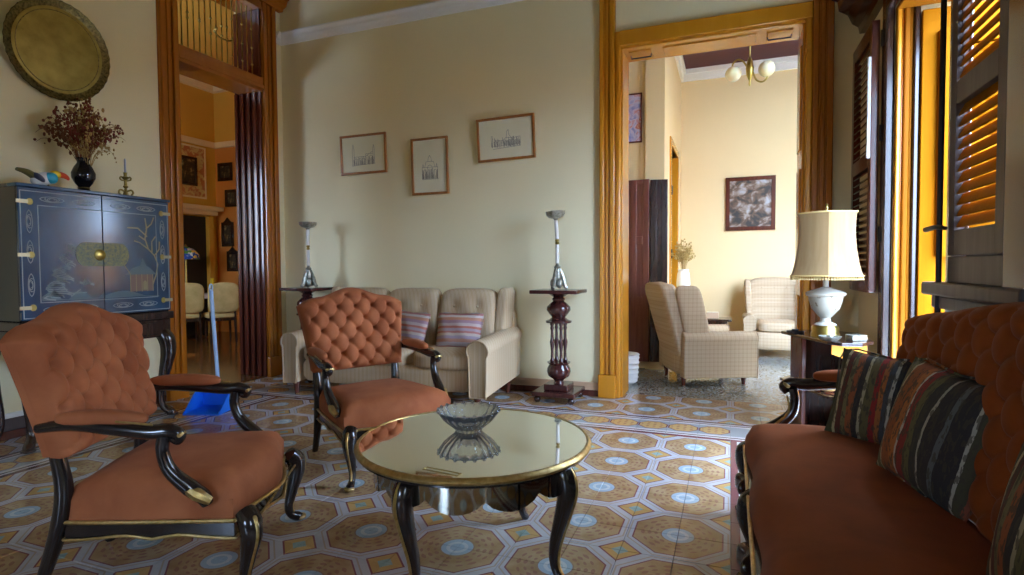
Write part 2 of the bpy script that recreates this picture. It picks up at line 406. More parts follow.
mat('field_tile', (.5, .4, .3), .2, tile_fn(X0, Y0))
mat('outer_tile', (.5, .4, .3), .2, tile_fn(X0, 4.805))
def band_fn(t, b):
    o = coords(t, 'Object'); x, y, z = xyz(t, o); n1 = nz(t, coords(t, 'World'), 9, 4)
    ya = y.abs(); col = ramp(t, n1, [(.3, (.48, .46, .46)), (.7, (.60, .57, .54))])
    col = mixc(t, (ya - .216).abs().lt(.022), col, (.17, .055, .06))
    col = mixc(t, (ya - .160).abs().lt(.010), col, (.17, .055, .06))
    xa = x.abs(); oc = (xa * 1.05).max(ya * 1.15).max((xa + ya) * .78)
    col = mixc(t, ya.lt(.118), col, (.30, .32, .33)); col = mixc(t, oc.lt(.112), col, (.20, .07, .07)); col = mixc(t, oc.lt(.102), col, (.52, .32, .12))
    fl = ((x * 130).m('SINE') + (y * 130).m('SINE')).gt(.9) * oc.lt(.09)
    return mixc(t, fl * .6, col, (.25, .09, .07))
mat('band_tile', (.5, .4, .3), .2, band_fn)
mat('grout', (.22, .18, .16), .8)
def terr(t, b):
    o = coords(t, 'World'); v = t.nodes.new('ShaderNodeTexVoronoi'); t.links.new(o, v.inputs[0]); v.inputs['Scale'].default_value = 75
    x, y, z = xyz(t, v.outputs['Color']); n = nz(t, o, 3, 4)
    return mixc(t, n * .5, ramp(t, x, [(.0, (.10, .11, .10)), (.4, (.26, .30, .30)), (.62, (.34, .27, .17)), (.82, (.42, .46, .46))], True), (.24, .24, .22))
mat('terrazzo', (.3, .3, .3), .12, terr)
mat('brown_floor', (.12, .05, .015), .15, vary((.09, .035, .008), (.20, .085, .02), 3, (1, 4, 1), 'World'))
floor = struct('floor', MB().bx(XL, XR, YF, YB, -.2, -.012), 'grout', 'patterned cement tile floor of the sitting room')
bxo('doorway_border', 'outer_tile', (DR[0], DR[1], YB, YB + .2, -.2, 0), floor, 0)
struct('floor_next', MB().bx(DR[0], DR[1], YB + .2, YB + .35, -.2, 0).bx(-2.4, NX1, YB + .35, NY1, -.2, 0), 'terrazzo', 'speckled grey mosaic floor of the next room')
struct('floor_dining', MB().bx(DX0, XL - .36, 2.4, DY1, -.2, 0).bx(XL - .36, XL, DL[0], DL[1], -.2, 0), 'brown_floor', 'polished brown floor of the dining room')
tiles = []
def tile_range(a0, a1, ref, step):
    k0 = math.floor((a0 - ref) / step + 1e-6); out = []
    k = k0
    while ref + k * step < a1 - 1e-4:
        lo, hi = max(a0, ref + k * step), min(a1, ref + (k + 1) * step)
        if hi - lo > .01: out.append((lo, hi))
        k += 1
    return out
def fill(x0, x1, y0, y1, m, ry=Y0):
    for a in tile_range(x0, x1, X0, TS):
        for b in tile_range(y0, y1, ry, TS): tiles.append((m, a[0], a[1], b[0], b[1], 0))
fill(*IN, 'field_tile')
fill(XL, XR, IN[3] + BW, YB, 'outer_tile', 4.805)
fill(XL, IN[0] - BW, IN[2] - BW, IN[3] + BW, 'field_tile'); fill(IN[1] + BW, XR, IN[2] - BW, IN[3] + BW, 'field_tile')
fill(XL, XR, YF, IN[2] - BW, 'field_tile')
nb = 18
for k in range(nb):
    for yc in (IN[3] + BW / 2, IN[2] - BW / 2): tiles.append(('band_tile', IN[0] + k * TS, IN[0] + (k + 1) * TS, yc - BW / 2, yc + BW / 2, 0))
for k in range(20):
    for xc in (IN[0] - BW / 2, IN[1] + BW / 2): tiles.append(('band_tile', xc - BW / 2, xc + BW / 2, IN[2] + k * TS, IN[2] + (k + 1) * TS, 1))
for xc in (IN[0] - BW / 2, IN[1] + BW / 2):
    for yc in (IN[3] + BW / 2, IN[2] - BW / 2): tiles.append(('band_tile', xc - BW / 2, xc + BW / 2, yc - BW / 2, yc + BW / 2, 2))
def scr(x, y, z=0):
    v = Vector((x, y, z - EYE)); d = v.dot(_f)
    return (512 + F_PX * v.dot(_rr) / d, 287.5 + F_PX * v.dot(_dd) / d) if d > .05 else None
def vis(t):
    c = [scr(*q) for q in ((t[1], t[3]), (t[2], t[3]), (t[2], t[4]), (t[1], t[4]))]
    if any(q is None for q in c): return 0
    cx = sum(q[0] for q in c) / 4; cy_ = sum(q[1] for q in c) / 4
    ar = abs(sum(c[i][0] * c[(i + 1) % 4][1] - c[(i + 1) % 4][0] * c[i][1] for i in range(4))) / 2
    if not (-10 < cx < 735 and cy_ < 590) or t[1] > .02: ar = 0 if t[3] < 4.1 or cx > 800 else ar
    return ar
tiles.sort(key=vis, reverse=True)
tile_mesh = {}
rest = {}
for i, (m, x0, x1, y0, y1, rot) in enumerate(tiles):
    sx, sy = round(x1 - x0, 4), round(y1 - y0, 4); cx, cy_ = (x0 + x1) / 2, (y0 + y1) / 2
    if rot == 1: sx, sy = sy, sx
    def slab(mb, cx, cy_, sx, sy):
        g = .0011; hx, hy = sx / 2 - g, sy / 2 - g; ix, iy = hx - .0015, hy - .0015
        vs = [(cx - hx, cy_ - hy, -.012), (cx + hx, cy_ - hy, -.012), (cx + hx, cy_ + hy, -.012), (cx - hx, cy_ + hy, -.012)]
        vs += [(a, b, -.0012) for a, b, c in vs] + [(cx - ix, cy_ - iy, 0), (cx + ix, cy_ - iy, 0), (cx + ix, cy_ + iy, 0), (cx - ix, cy_ + iy, 0)]
        mb.add(vs, [(8, 9, 10, 11)] + [(k, (k + 1) % 4, 4 + (k + 1) % 4, 4 + k) for k in range(4)] + [(4 + k, 4 + (k + 1) % 4, 8 + (k + 1) % 4, 8 + k) for k in range(4)])
    if i < 298 and vis(tiles[i]) > 60 or m == 'band_tile':
        key = (m, sx, sy)
        if key not in tile_mesh:
            mb = MB(); slab(mb, 0, 0, sx, sy); tile_mesh[key] = mb.mesh('tile', m, 0, False)
        link('tile', tile_mesh[key], floor, (cx, cy_, 0), (0, 0, PI / 2 if rot == 1 else 0))
    else: slab(rest.setdefault(m, MB()), cx, cy_, x1 - x0, y1 - y0)
for m, mb in rest.items(): tag(link('small_tiles', mb.mesh('small_tiles', m, 0, False), floor), kind='stuff')
bxo('threshold', 'brown_floor', (XL - .36, XL + .0, DL[0], DL[1], -.1, .012), floor)

# ------------------------------------------------------------------ doorway to the dining room
d1 = sroot('door_1', 'orange-brown carved wooden doorway with a spindle transom beside the cabinet')
def flute_casing(parent, m, ax, wall, sgn, a0, a1, z1, plinth=.22, t=.05):
    """moulded casing board on a wall; ax 'y': runs along y on an x wall"""
    def b(u0, u1, d0, d1_, za, zb, name, bev=.006):
        lo, hi = sorted((wall + sgn * d0, wall + sgn * d1_))
        bb = (lo, hi, u0, u1, za, zb) if ax == 'y' else (u0, u1, lo, hi, za, zb)
        return bxo(name, m, bb, parent, bev)
    wd = a1 - a0
    b(a0, a1, -.01, t * .55, plinth, z1, 'casing_board')
    for q0, q1, d in ((.02, .30, 1.0), (.40, .62, .8), (.68, .98, 1.1)):
        b(a0 + wd * q0, a0 + wd * q1, t * .5, t * d, plinth, z1, 'casing_moulding', .008)
    b(a0 - .008, a1 + .008, -.01, t * 1.2, 0, plinth, 'plinth_block')
flute_casing(d1, 'door_wood', 'y', XL, 1, 3.64, DL[0], 4.1)
flute_casing(d1, 'door_wood', 'y', XL, 1, DL[1], 5.03, 4.1)
bxo('transom_rail', 'door_wood', (XL - .30, XL + .035, DL[0], DL[1], 3.13, 3.285), d1, .008)
bxo('transom_moulding', 'door_wood', (XL - .28, XL + .05, DL[0], DL[1], 3.16, 3.20), d1, .006)
bxo('head_rail', 'door_wood', (XL - .30, XL + .035, DL[0], DL[1], 4.02, 4.12), d1, .006)
pr = [(0, 0), (.06, 0), (.07, .03), (.11, .05), (.13, .10), (.16, .12), (.16, .16), (0, .16)]
MB().prism(pr, 3.54, 5.13, lambda d, h, a: (XL + d, a, 4.1 + h)).build('crown', 'door_wood', d1, smooth=0)
for y0, y1, n in ((DL[0], DL[0] + .02, 'jamb'), (DL[1] - .02, DL[1], 'jamb')):
    bxo(n, 'red_wood', (XL - .36, XL + .01, y0, y1, 0, 4.02), d1)
for k in range(4):
    bxo('jamb_moulding', 'red_wood', (XL - .345 + k * .088, XL - .30 + k * .088, DL[1] - .045, DL[1] - .018, .012, 3.13), d1, .008)
rod = None
for k in range(15):
    y = DL[0] + .055 + k * .065
    mb = MB().tube([(0, 0, 3.285), (0, 0, 4.02)], .006, 6, 1)
    mb.build('spindle', 'brass', d1, (XL - .06, y, 0))
    if k % 2 == 0 or 5 < k < 10:
        for z in ((3.52 + .11 * abs(sin(k * 1.1)), 3.74 - .1 * abs(sin(k * 1.1))) if k < 10 else (3.42, 3.6, 3.8)):
            mb = MB().sphere((0, 0, 0), .014, 6); mb.build('spindle_bead', 'brass', d1, (XL - .06, y, z))
mb = MB()
for rr_, zc in ((.10, 3.92), (.055, 3.92)):
    mb.tube([(0, .0 + rr_ * cos(a), zc + rr_ * .62 * sin(a)) for a in [i * PI / 9 for i in range(19)]], .012, 6, 2)
mb.build('scroll_ornament', 'door_wood', d1, (XL - .06, DL[0] + .12, 0))
mb = MB().tube([(0, -.12, 3.60), (0, -.06, 3.56), (0, .06, 3.56), (0, .12, 3.60)], .008, 6)
mb.build('scroll_ornament', 'brass', d1, (XL - .06, DL[0] + .60, 0))

# ------------------------------------------------------------------ tall doorway to the next room
d2 = sroot('door_2', 'tall amber wooden doorway opening to the next room')
flute_casing(d2, 'amber_wood', 'x', YB, -1, -1.12, -.975, ZC - .2, .21)
bxo('casing_edge', 'amber_wood', (-.975, -.93, YB - .035, YB + .02, 0, 3.30), d2, .012)
flute_casing(d2, 'door_wood', 'x', YB, -1, .60, .751, ZC - .2, .21)  # browner wood than the left casing stands in for shade on this side
bxo('casing_edge', 'amber_wood', (.55, .60, YB - .035, YB + .02, 0, 3.30), d2, .012)
bxo('header', 'amber_wood', (-.935, .60, YB - .04, YB + .02, 3.17, 3.30), d2, .006)
bxo('soffit', 'amber_wood', (DR[0], DR[1], YB + .0, YB + .36, 3.15, 3.172), d2)
for x0, x1 in ((DR[0] + .06, DR[0] + .26), (DR[0] + .36, DR[1] - .36), (DR[1] - .28, DR[1] - .08)):
    bxo('soffit_panel', 'amber_wood', (x0, x1, YB + .08, YB + .28, 3.138, 3.152), d2, .006)
for xc in (DR[0] + .16, DR[1] - .18):
    mb = MB().tube([(-.09, 0, 0), (-.088, 0, -.025), (.088, 0, -.025), (.09, 0, 0)], .006, 6, 1); mb.build('iron_hook', 'iron', d2, (xc, YB + .18, 3.14))
for x0, x1 in ((DR[0], DR[0] + .018), (DR[1] - .018, DR[1])):
    bxo('jamb', 'amber_wood', (x0, x1, YB + .02, YB + .36, 0, 3.15), d2)
for z0, z1 in ((.25, .95), (1.1, 2.0), (2.15, 3.0)):
    bxo('jamb_panel', 'amber_wood', (DR[1] - .03, DR[1] - .016, YB + .09, YB + .29, z0, z1), d2, .006)
# half-height panelled swing door folded back into the next room
sw = sroot('door_3', 'half-height dark panelled folding door swung into the next room')
def panel_leaf(name, a, b, z0, z1, rows, m, parent, t=.035):
    a, b = Vector((*a, 0)), Vector((*b, 0)); L = (b - a).length; ang = math.atan2(b.y - a.y, b.x - a.x)
    leaf = MB().bx(0, L, -t / 2 + .008, t / 2 - .008, z0, z1).build(name, m, parent, a, (0, 0, ang), smooth=0)
    for x0, x1 in ((0, .07), (L / 2 - .03, L / 2 + .03), (L - .07, L)):
        if L < .3 and x0 > 0 and x1 < L: continue
        bxo('stile', m, (x0, x1, -t / 2, t / 2, z0, z1), leaf, .004)
    for k in range(rows + 1):
        zc = z0 + (z1 - z0) * k / rows
        bxo('rail', m, (.07, L - .07, -t / 2 + .001, t / 2 - .001, max(z0, zc - .05), min(z1, zc + .05)), leaf, .004)
    return leaf
panel_leaf('folding_leaf', (-1.22, 6.66), (-.87, 6.63), .10, 2.20, 3, 'leaf_wood', sw)
panel_leaf('folding_leaf', (-.86, 6.63), (-.672, 6.67), .10, 2.19, 3, 'dark_wood', sw)  # darker wood stands in for the shade on this leaf
# side doorway casing of the next room
d4 = sroot('door_4', 'small wooden door casing in the side wall of the next room')
for y0, y1 in ((7.27, 7.36), (8.29, 8.38)): bxo('casing_board', 'amber_wood', (NX0 - .21, NX0 + .02, y0, y1, 0, 2.81), d4)
bxo('casing_head', 'amber_wood', (NX0 - .21, NX0 + .02, 7.36, 8.29, 2.72, 2.81), d4)
for z in (.5, 1.3, 2.1): bxo('hinge', 'iron', (NX0 + .018, NX0 + .03, 7.35, 7.385, z, z + .12), d4)

# ------------------------------------------------------------------ louvred window on the right
wn = sroot('window_1', 'tall window with louvred wooden shutters on the right wall')
for k, (x0, x1, t, m) in enumerate(((.95, .975, .05, 'amber_wood'), (.975, .99, .03, 'door_wood'), (.99, 1.02, .045, 'jamb_wood'), (1.02, 1.04, .03, 'jamb_wood'), (1.04, 1.072, .05, 'dark_wood'))):
    bxo('jamb_moulding', m, (x0, x1, 4.2 - t, 4.2, 0, 2.8), wn, .008)
bxo('jamb', 'shutter_wood', (.95, 1.3, 2.45, 2.48, 0, 2.8), wn); bxo('lintel_board', 'jamb_wood', (.95, 1.3, 2.48, 4.15, 2.77, 2.8), wn)
bxo('casing_board', 'dark_wood', (.90, .95, 4.2, 4.30, 0, 2.95), wn, .01); bxo('casing_board', 'dark_wood', (.885, .95, 2.24, 2.46, 0, 2.95), wn, .01)
bxo('casing_head', 'dark_wood', (.90, .95, 2.46, 4.2, 2.8, 2.95), wn, .01)
pr = [(0, 0), (.05, 0), (.06, .05), (.10, .08), (.13, .15), (.19, .19), (.20, .26), (.24, .28), (.24, .33), (0, .33)]
MB().prism(pr, 2.1, 5.0, lambda d, h, a: (XR - d, a, 2.95 + h)).build('crown', 'dark_wood', wn, smooth=0)
bxo('mullion', 'dark_wood', (.92, .985, 3.06, 3.14, 0, 2.8), wn, .008)
def louvre_leaf(parent, m, ms, mp, L, z0, z1, rows, name='shutter_leaf', st=.07, tilt=R(42)):
    """mp(u, d, z): u along the leaf, d its depth"""
    def b(u0, u1, d0, d1_, za, zb, n, par, mm, bev=.004):
        c = [mp(u, d, z) for u in (u0, u1) for d in (d0, d1_) for z in (za, zb)]
        xs, ys, zs = zip(*c); return bxo(n, mm, (min(xs), max(xs), min(ys), max(ys), min(zs), max(zs)), par, bev)
    leaf = MB(); 
    for u0, u1, za, zb in ((0, st, z0, z1), (L - st, L, z0, z1), (st, L - st, z0, z0 + .11), (st, L - st, z1 - .1, z1)) + tuple((st, L - st, z - .05, z + .05) for z in rows):
        c = [mp(u, d, z) for u in (u0, u1) for d in (0, .045) for z in (za, zb)]; xs, ys, zs = zip(*c)
        leaf.bx(min(xs), max(xs), min(ys), max(ys), min(zs), max(zs))
    lf = leaf.build(name, m, parent, smooth=0, bevel=.004)
    cuts = [z0 + .06] + list(rows) + [z1 - .05]; me = None
    for za, zb in zip(cuts[:-1], cuts[1:]):
        z = za + .085
        while z < zb - .06:
            if me is None:
                hd, ht = .026, .004; mb = MB(); vs = []
                for u in (st, L - st):
                    for d, h in ((-hd, -ht), (hd, -ht), (hd, ht), (-hd, ht)):
                        q = mp(u, .0225 + d * cos(tilt) - h * sin(tilt), d * sin(tilt) + h * cos(tilt)); vs.append(q)
                mb.add(vs, [(0, 1, 2, 3), (7, 6, 5, 4)] + [(i, 4 + i, 4 + (i + 1) % 4, (i + 1) % 4) for i in range(4)]); me = mb.mesh('slat', ms, 0)
            link('slat', me, lf, (0, 0, z)); z += .048
    return lf
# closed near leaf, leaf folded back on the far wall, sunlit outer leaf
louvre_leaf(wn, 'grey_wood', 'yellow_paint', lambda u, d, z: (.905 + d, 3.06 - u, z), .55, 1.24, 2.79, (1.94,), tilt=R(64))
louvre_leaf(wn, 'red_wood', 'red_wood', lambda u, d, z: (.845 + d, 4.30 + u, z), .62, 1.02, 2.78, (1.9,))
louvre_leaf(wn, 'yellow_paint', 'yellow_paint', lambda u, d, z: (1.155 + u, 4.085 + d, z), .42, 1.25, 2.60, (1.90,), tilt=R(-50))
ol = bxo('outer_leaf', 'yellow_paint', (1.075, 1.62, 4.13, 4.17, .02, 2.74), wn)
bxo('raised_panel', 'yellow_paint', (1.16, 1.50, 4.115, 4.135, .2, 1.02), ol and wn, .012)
bxo('ledge', 'grey_wood', (.86, .95, 2.26, 3.26, 1.06, 1.12), wn, .01); bxo('ledge_moulding', 'grey_wood', (.885, .95, 2.26, 3.2, 1.0, 1.06), wn, .01)
bxo('lower_panel', 'grey_wood', (.915, .955, 2.46, 3.06, .05, 1.0), wn); bxo('lower_rail', 'grey_wood', (.905, .95, 2.46, 3.06, 1.12, 1.235), wn)
MB().tube([(.885, 3.10, .9), (.885, 3.10, 2.78)], .012, 8, 1).build('bolt_rod', 'iron', wn)
MB().tube([(.885, 3.02, 1.36), (.87, 3.08, 1.37), (.86, 3.20, 1.365)], [.009, .011, .013], 8).build('bolt_handle', 'iron', wn)
for z in (1.35, 2.0, 2.6): MB().tube([(.90, 4.27, z), (.90, 4.27, z + .1)], .013, 8, 1).build('hinge', 'iron', wn)
mb = MB().tube([(.835, 4.31, 1.9), (.835, 4.31, 2.55)], .012, 8, 1); mb.build('lit_leaf_edge', 'white_trim', wn)  # white bar stands in for light caught on the folded leaf's edge

# ------------------------------------------------------------------ upholstery helpers
def tuft(x, z, a, b):
    p = x / a + z / b; q = x / a - z / b
    pil = (abs(sin(PI * p)) * abs(sin(PI * q))) ** .42
    dp, dq = p - round(p), q - round(q); d = math.hypot(dp, dq)
    return .42 * pil + .58 * (1 - math.exp(-(d / .15) ** 1.5))
def button_spots(a, b, x0, x1, z0, z1):
    out = []; j = math.floor(2 * z0 / b)
    while j * b / 2 <= z1:
        off = a / 2 if j % 2 else 0; i = math.floor(x0 / a) - 1
        while i * a + off <= x1:
            if i * a + off >= x0 and j * b / 2 >= z0: out.append((i * a + off, j * b / 2))
            i += 1
        j += 1
    return out
def tufted_back(parent, m, mp, wfn, zfn, z0, T, a, b, nu, nv, amp, name='backrest', zc=0, marg=.05, rim=.045):
    """panel in (x across, z up); mp(x, d, z); wfn(t) half width, zfn(s) height of the top edge"""
    def flat(u, v):
        s = 2 * u - 1; t = v; x = s * wfn(t); return x, z0 + t * (zfn(s) - z0)
    def edge(u, v, x, z):
        s = abs(2 * u - 1); hw = wfn(v); e = min((1 - s) * hw, v * (zfn(2 * u - 1) - z0), (1 - v) * (zfn(2 * u - 1) - z0)); return e
    def front(u, v):
        x, z = flat(u, v); e = edge(u, v, x, z); k = min(1, e / rim); rise = math.sqrt(max(0, 1 - (1 - k) ** 2))
        h = T * (.25 + .75 * rise); fade = min(1, e / marg) ** .8
        h += amp * (tuft(x, z - zc, a, b) - .8) * fade
        return mp(x, h, z)
    def rear(u, v):
        x, z = flat(u, v); return mp(x * .985, -.012, z0 + (z - z0) * .99 + .003)
    bk = MB().surf(front, nu, nv, rear).build(name, m, parent, smooth=70)
    me = MB().sphere((0, 0, 0), .0105, 6).mesh('button', m, 60)
    for x, z in button_spots(a, b, -wfn(.5), wfn(.5), z0 - zc, 2):
        z += zc; t_ = (z - z0) / (zfn(x / wfn(.5)) - z0)
        if not 0 < t_ < 1 or min(wfn(t_) - abs(x), z - z0, (zfn(x / wfn(t_)) - z)) < marg * .7: continue
        link('button', me, bk, mp(x, T + amp * (-.8) + .004, z))
    return bk
def cab_leg(parent, m, loc, dirv, h, s=1.0, name='leg', trim=None, gm='gold'):
    dx, dy = dirv; prof = [(-.005, 1.0, .034), (.018, .90, .040), (.022, .74, .036), (.006, .50, .026), (-.010, .26, .019), (-.004, .12, .017), (.022, .045, .022), (.032, .012, .020)]
    pts = [(dx * o * s * 1.3, dy * o * s * 1.3, z * h) for o, z, r in prof]; rd = [r * s for o, z, r in prof]
    lg = MB().tube(pts, rd, 10, 4).build(name, m, parent, loc)
    MB().superbox((dx * .04 * s, dy * .04 * s, .012), (.05 * s, .05 * s, .024), 3, 5).build('foot', gm if trim else m, lg)
    if trim:
        e = [(dx * (o * s * 1.3 + r * s * .98), dy * (o * s * 1.3 + r * s * .98), z * h) for o, z, r in prof[:-1]]
        MB().tube(e, .006 * s, 6, 4).build('gilded_edge', gm, lg)
        MB().superbox((dx * .045 * s, dy * .045 * s, .86 * h), (.035 * s, .035 * s, .085 * s), 2.4, 6).build('gilded_knee', gm, lg)
    return lg

# ------------------------------------------------------------------ the two armchairs
def armchair(label, loc, rz):
    t = thing('armchair', label, 'armchair', loc, rz, 'rust velvet armchairs')
    fx, hwf, bx_, hwb = .33, .345, -.30, .27
    def plan(u, v):   # u 0 back..1 front, v -1..1 ; serpentine front edge
        x = bx_ + u * (fx - bx_); hw = hwb + (hwf - hwb) * u ** .8
        x += u * u * (.035 * cos(v * PI) - .01); return x, v * hw
    def seat(u, v):
        x, y = plan(u, 2 * v - 1); e = min(u, 1 - u) * .62; e2 = min(v, 1 - v) * .66; k = min(1, min(e, e2) / .10)
        z = .385 + .072 * math.sqrt(1 - (1 - k) ** 2) + .022 * sin(PI * u) * sin(PI * v); return x, y, z
    def seat_b(u, v):
        x, y = plan(u, 2 * v - 1); return x * .995, y * .995, .300
    MB().surf(seat, 26, 26, seat_b).build('seat', 'rust_velvet', t, smooth=60)
    # seat rail with gilt edges
    ring = [plan(0, -1), plan(0, 1)]; 
    side = [plan(i / 8, 1) for i in range(9)]; front = [plan(1, 1 - 2 * i / 12) for i in range(13)]; side2 = [plan(1 - i / 8, -1) for i in range(9)]
    path = side + front[1:] + side2[1:]
    def rail(pth, name):
        mb = MB(); n = len(pth)
        L = [math.dist(pth[i], pth[0]) for i in range(n)]; tot = L[-1]
        def fr(u, v):
            i = min(int(u * (n - 1)), n - 2); f = u * (n - 1) - i; x = pth[i][0] + (pth[i + 1][0] - pth[i][0]) * f; y = pth[i][1] + (pth[i + 1][1] - pth[i][1]) * f
            low = .268 - .022 * abs(cos(PI * u)) ** 2 - (.02 * max(0, 1 - abs(u - .5) * 6))
            return x * 1.012, y * 1.012, low + (.308 - low) * v
        mb.surf(fr, 24, 3, lambda u, v: (fr(u, v)[0] * .93, fr(u, v)[1] * .93, fr(u, v)[2])); o = mb.build(name, 'black_wood', t, smooth=50)
        g = MB().tube([(x * 1.02, y * 1.02, .308) for x, y in pth], .0075, 6, 2); g.build('gilded_edge', 'gold', o)
        g = MB().tube([(p[0] * 1.015, p[1] * 1.015, p[2]) for p in [fr(k / 20, 0) for k in range(21)]], .0055, 6, 1); g.build('gilded_edge', 'gold', o)
        return o
    rail(side, 'seat_rail'); fr_ = rail(front, 'seat_rail'); rail(side2, 'seat_rail'); rail([plan(0, 1 - 2 * i / 4) for i in range(5)], 'seat_rail')
    mb = MB()
    for s in (-1, 1):
        for k in range(5):
            c = .04 + k * .048; mb.tube([(.012 * sin(q), s * c + .02 * cos(q) * (1 - k * .12), .282 + .016 * sin(q * 1.0)) for q in [i * PI / 5 for i in range(11)]], .0045, 5, 2)
    mb.superbox((0, 0, .275), (.02, .07, .06), 2.3, 6); mb.build('gilded_carving', 'gold', fr_, (fx + .018, 0, 0))
    cab_leg(t, 'black_wood', (fx - .01, hwf - .025, 0), (.75, .66), .325, 1.05, trim=True); cab_leg(t, 'black_wood', (fx - .01, -hwf + .025, 0), (.75, -.66), .325, 1.05, trim=True)
    for s in (-1, 1):
        MB().tube([(-.44, s * .25, 0), (-.385, s * .255, .12), (-.325, s * .262, .30), (-.305, s * .268, .42), (-.315, s * .272, .52), (-.335, s * .275, .62)], [.019, .022, .03, .03, .026, .022], 10).build('leg', 'black_wood', t)
    # tufted back
    wf = lambda q: .305 + .055 * q ** 1.3
    zf = lambda s: 1.045 + .028 * cos(min(1, abs(s) / .62) * PI) - (.055 * max(0, (abs(s) - .55) / .45) ** 2.2)
    mp = lambda x, d, z: (-.315 - (z - .55) * .22 + d, x, z)
    bk = tufted_back(t, 'rust_velvet', mp, wf, zf, .545, .085, .118, .150, 92, 92, .066, zc=.80)
    def mp2(u, v):
        s = 2 * u - 1; z = .545 + v * (zf(s) - .545); x, y, z = mp(s * wf(v) * .985, -.012, .545 + (z - .545) * .975 + .006); return x, y, z
    MB().surf(mp2, 14, 14, lambda u, v: tuple(a + b for a, b in zip(mp2(u, v), (-.022, 0, 0)))).build('outer_back', 'rust_velvet', t, smooth=50)
    for s in (-1, 1):
        y0 = s * .315; y1 = s * .352
        arm = MB().tube([(-.36, s * .302, .655), (-.24, s * .325, .668), (-.10, s * .345, .656), (.02, s * .356, .640), (.085, s * .358, .642), (.118, s * .357, .628), (.112, s * .355, .606), (.09, s * .353, .612)], [.018, .022, .025, .026, .025, .022, .017, .010], 10, 5).build('arm', 'black_wood', t)
        MB().tube([(.07, s * .356, .625), (.062, s * .356, .57), (.085, s * .355, .50), (.145, s * .35, .435), (.185, s * .345, .40), (.20, s * .342, .37)], [.022, .021, .024, .029, .027, .02], 10, 5).build('arm_post', 'black_wood', arm)
        MB().tube([(.118, s * .362, .45), (.172, s * .362, .415), (.215, s * .356, .385)], [.008, .024, .014], 8, 4).build('gilded_scroll', 'gold', arm)
        MB().tube([(.126, s * .334, .628), (.128, s * .357, .632), (.126, s * .38, .628)], [.007, .011, .007], 8, 3).build('gilded_cap', 'gold', arm)
        MB().tube([(.04, s * .372, .668), (-.08, s * .366, .683)], .004, 6, 1).build('gilded_edge', 'gold', arm)
        def pad(x, y, z): return (x, y + s * (.328 + .05 * (x + .22)), z - .07 * (x + .13) if x > -.13 else z)
        MB().superbox((-.14, 0, .692), (.30, .062, .052), 3, 8, pad).build('arm_pad', 'rust_velvet', arm)
    return t
armchair('rust velvet button-back armchair nearest the viewer, in front of the lacquer cabinet', (-2.06, 1.65, 0), R(29))
armchair('rust velvet button-back armchair in front of the beige sofa', (-2.036, 2.956, 0), R(-30))

# ------------------------------------------------------------------ round mirror-topped table and bowl
ct = thing('coffee_table', 'round coffee table with gilt rim and mirrored top', 'table', (-.982, 2.096, 0))
MB().lathe([(.01, .496), (.461, .496), (.461, .502), (.01, .502)], 72).build('mirror_top', 'mirror', ct, smooth=30)
MB().lathe([(.458, .478), (.470, .478), (.478, .483), (.480, .491), (.475, .500), (.468, .505), (.460, .504), (.458, .478)], 72).build('rim', 'gold', ct)
MB().lathe([(.01, .468), (.465, .468), (.465, .480), (.01, .480)], 48).build('underframe', 'black_wood', ct)
MB().strokes([[(-.07, -.005), (.07, -.005), (.07, .018), (-.07, .018), (-.07, -.005)]], .005, lambda u, v, d: (u, v, d), .0012).build('inlaid_plaque', 'brass', ct, (0.062, -0.405, .502), (0, 0, R(-6.5)))
NA = 12
for k in range(NA):
    a0 = 2 * PI * k / NA; rr_ = .405
    def ap(u, v, a0=a0):
        a = a0 + u * 2 * PI / NA; low = .395 - .045 * sin(PI * u) ** .7; return rr_ * cos(a), rr_ * sin(a), low + (.470 - low) * v
    MB().surf(ap, 8, 2, lambda u, v: tuple(q * (.96 if i < 2 else 1) for i, q in enumerate(ap(u, v)))).build('apron_scallop', 'smoked_mirror', ct)
for a in (R(-101), R(-11), R(79), R(169)):
    dx, dy = cos(a), sin(a)
    lg = MB().tube([(dx * q * 1.0, dy * q * 1.0, z) for q, z in ((.385, .47), (.42, .42), (.428, .36), (.405, .26), (.375, .15), (.372, .07), (.40, .02), (.415, .008))], [.03, .04, .038, .030, .023, .018, .018, .016], 10, 5).build('leg', 'black_wood', ct)
    MB().tube([(dx * q, dy * q, z) for q, z in ((.425, .468), (.459, .42), (.466, .36), (.436, .26), (.399, .15), (.391, .07), (.418, .02))], .0065, 6, 5).build('gilded_edge', 'gold', lg)
bw = thing('glass_bowl', 'fluted clear crystal bowl on the mirrored table', 'bowl', (-1.045, 2.175, .503))
pr = [(.005, 0), (.055, 0), (.058, .008), (.075, .022), (.105, .048), (.128, .082), (.133, .088), (.126, .088), (.100, .056), (.072, .032), (.045, .02), (.005, .018)]
MB().lathe(pr, 120, lobes=20, amp=.035).build('bowl_body', 'crystal', bw, smooth=70)
for k in range(20):
    a = 2 * PI * k / 20; MB().sphere((cos(a) * .131, sin(a) * .131, .088), .0085, 6).build('scalloped_lip', 'crystal', bw)

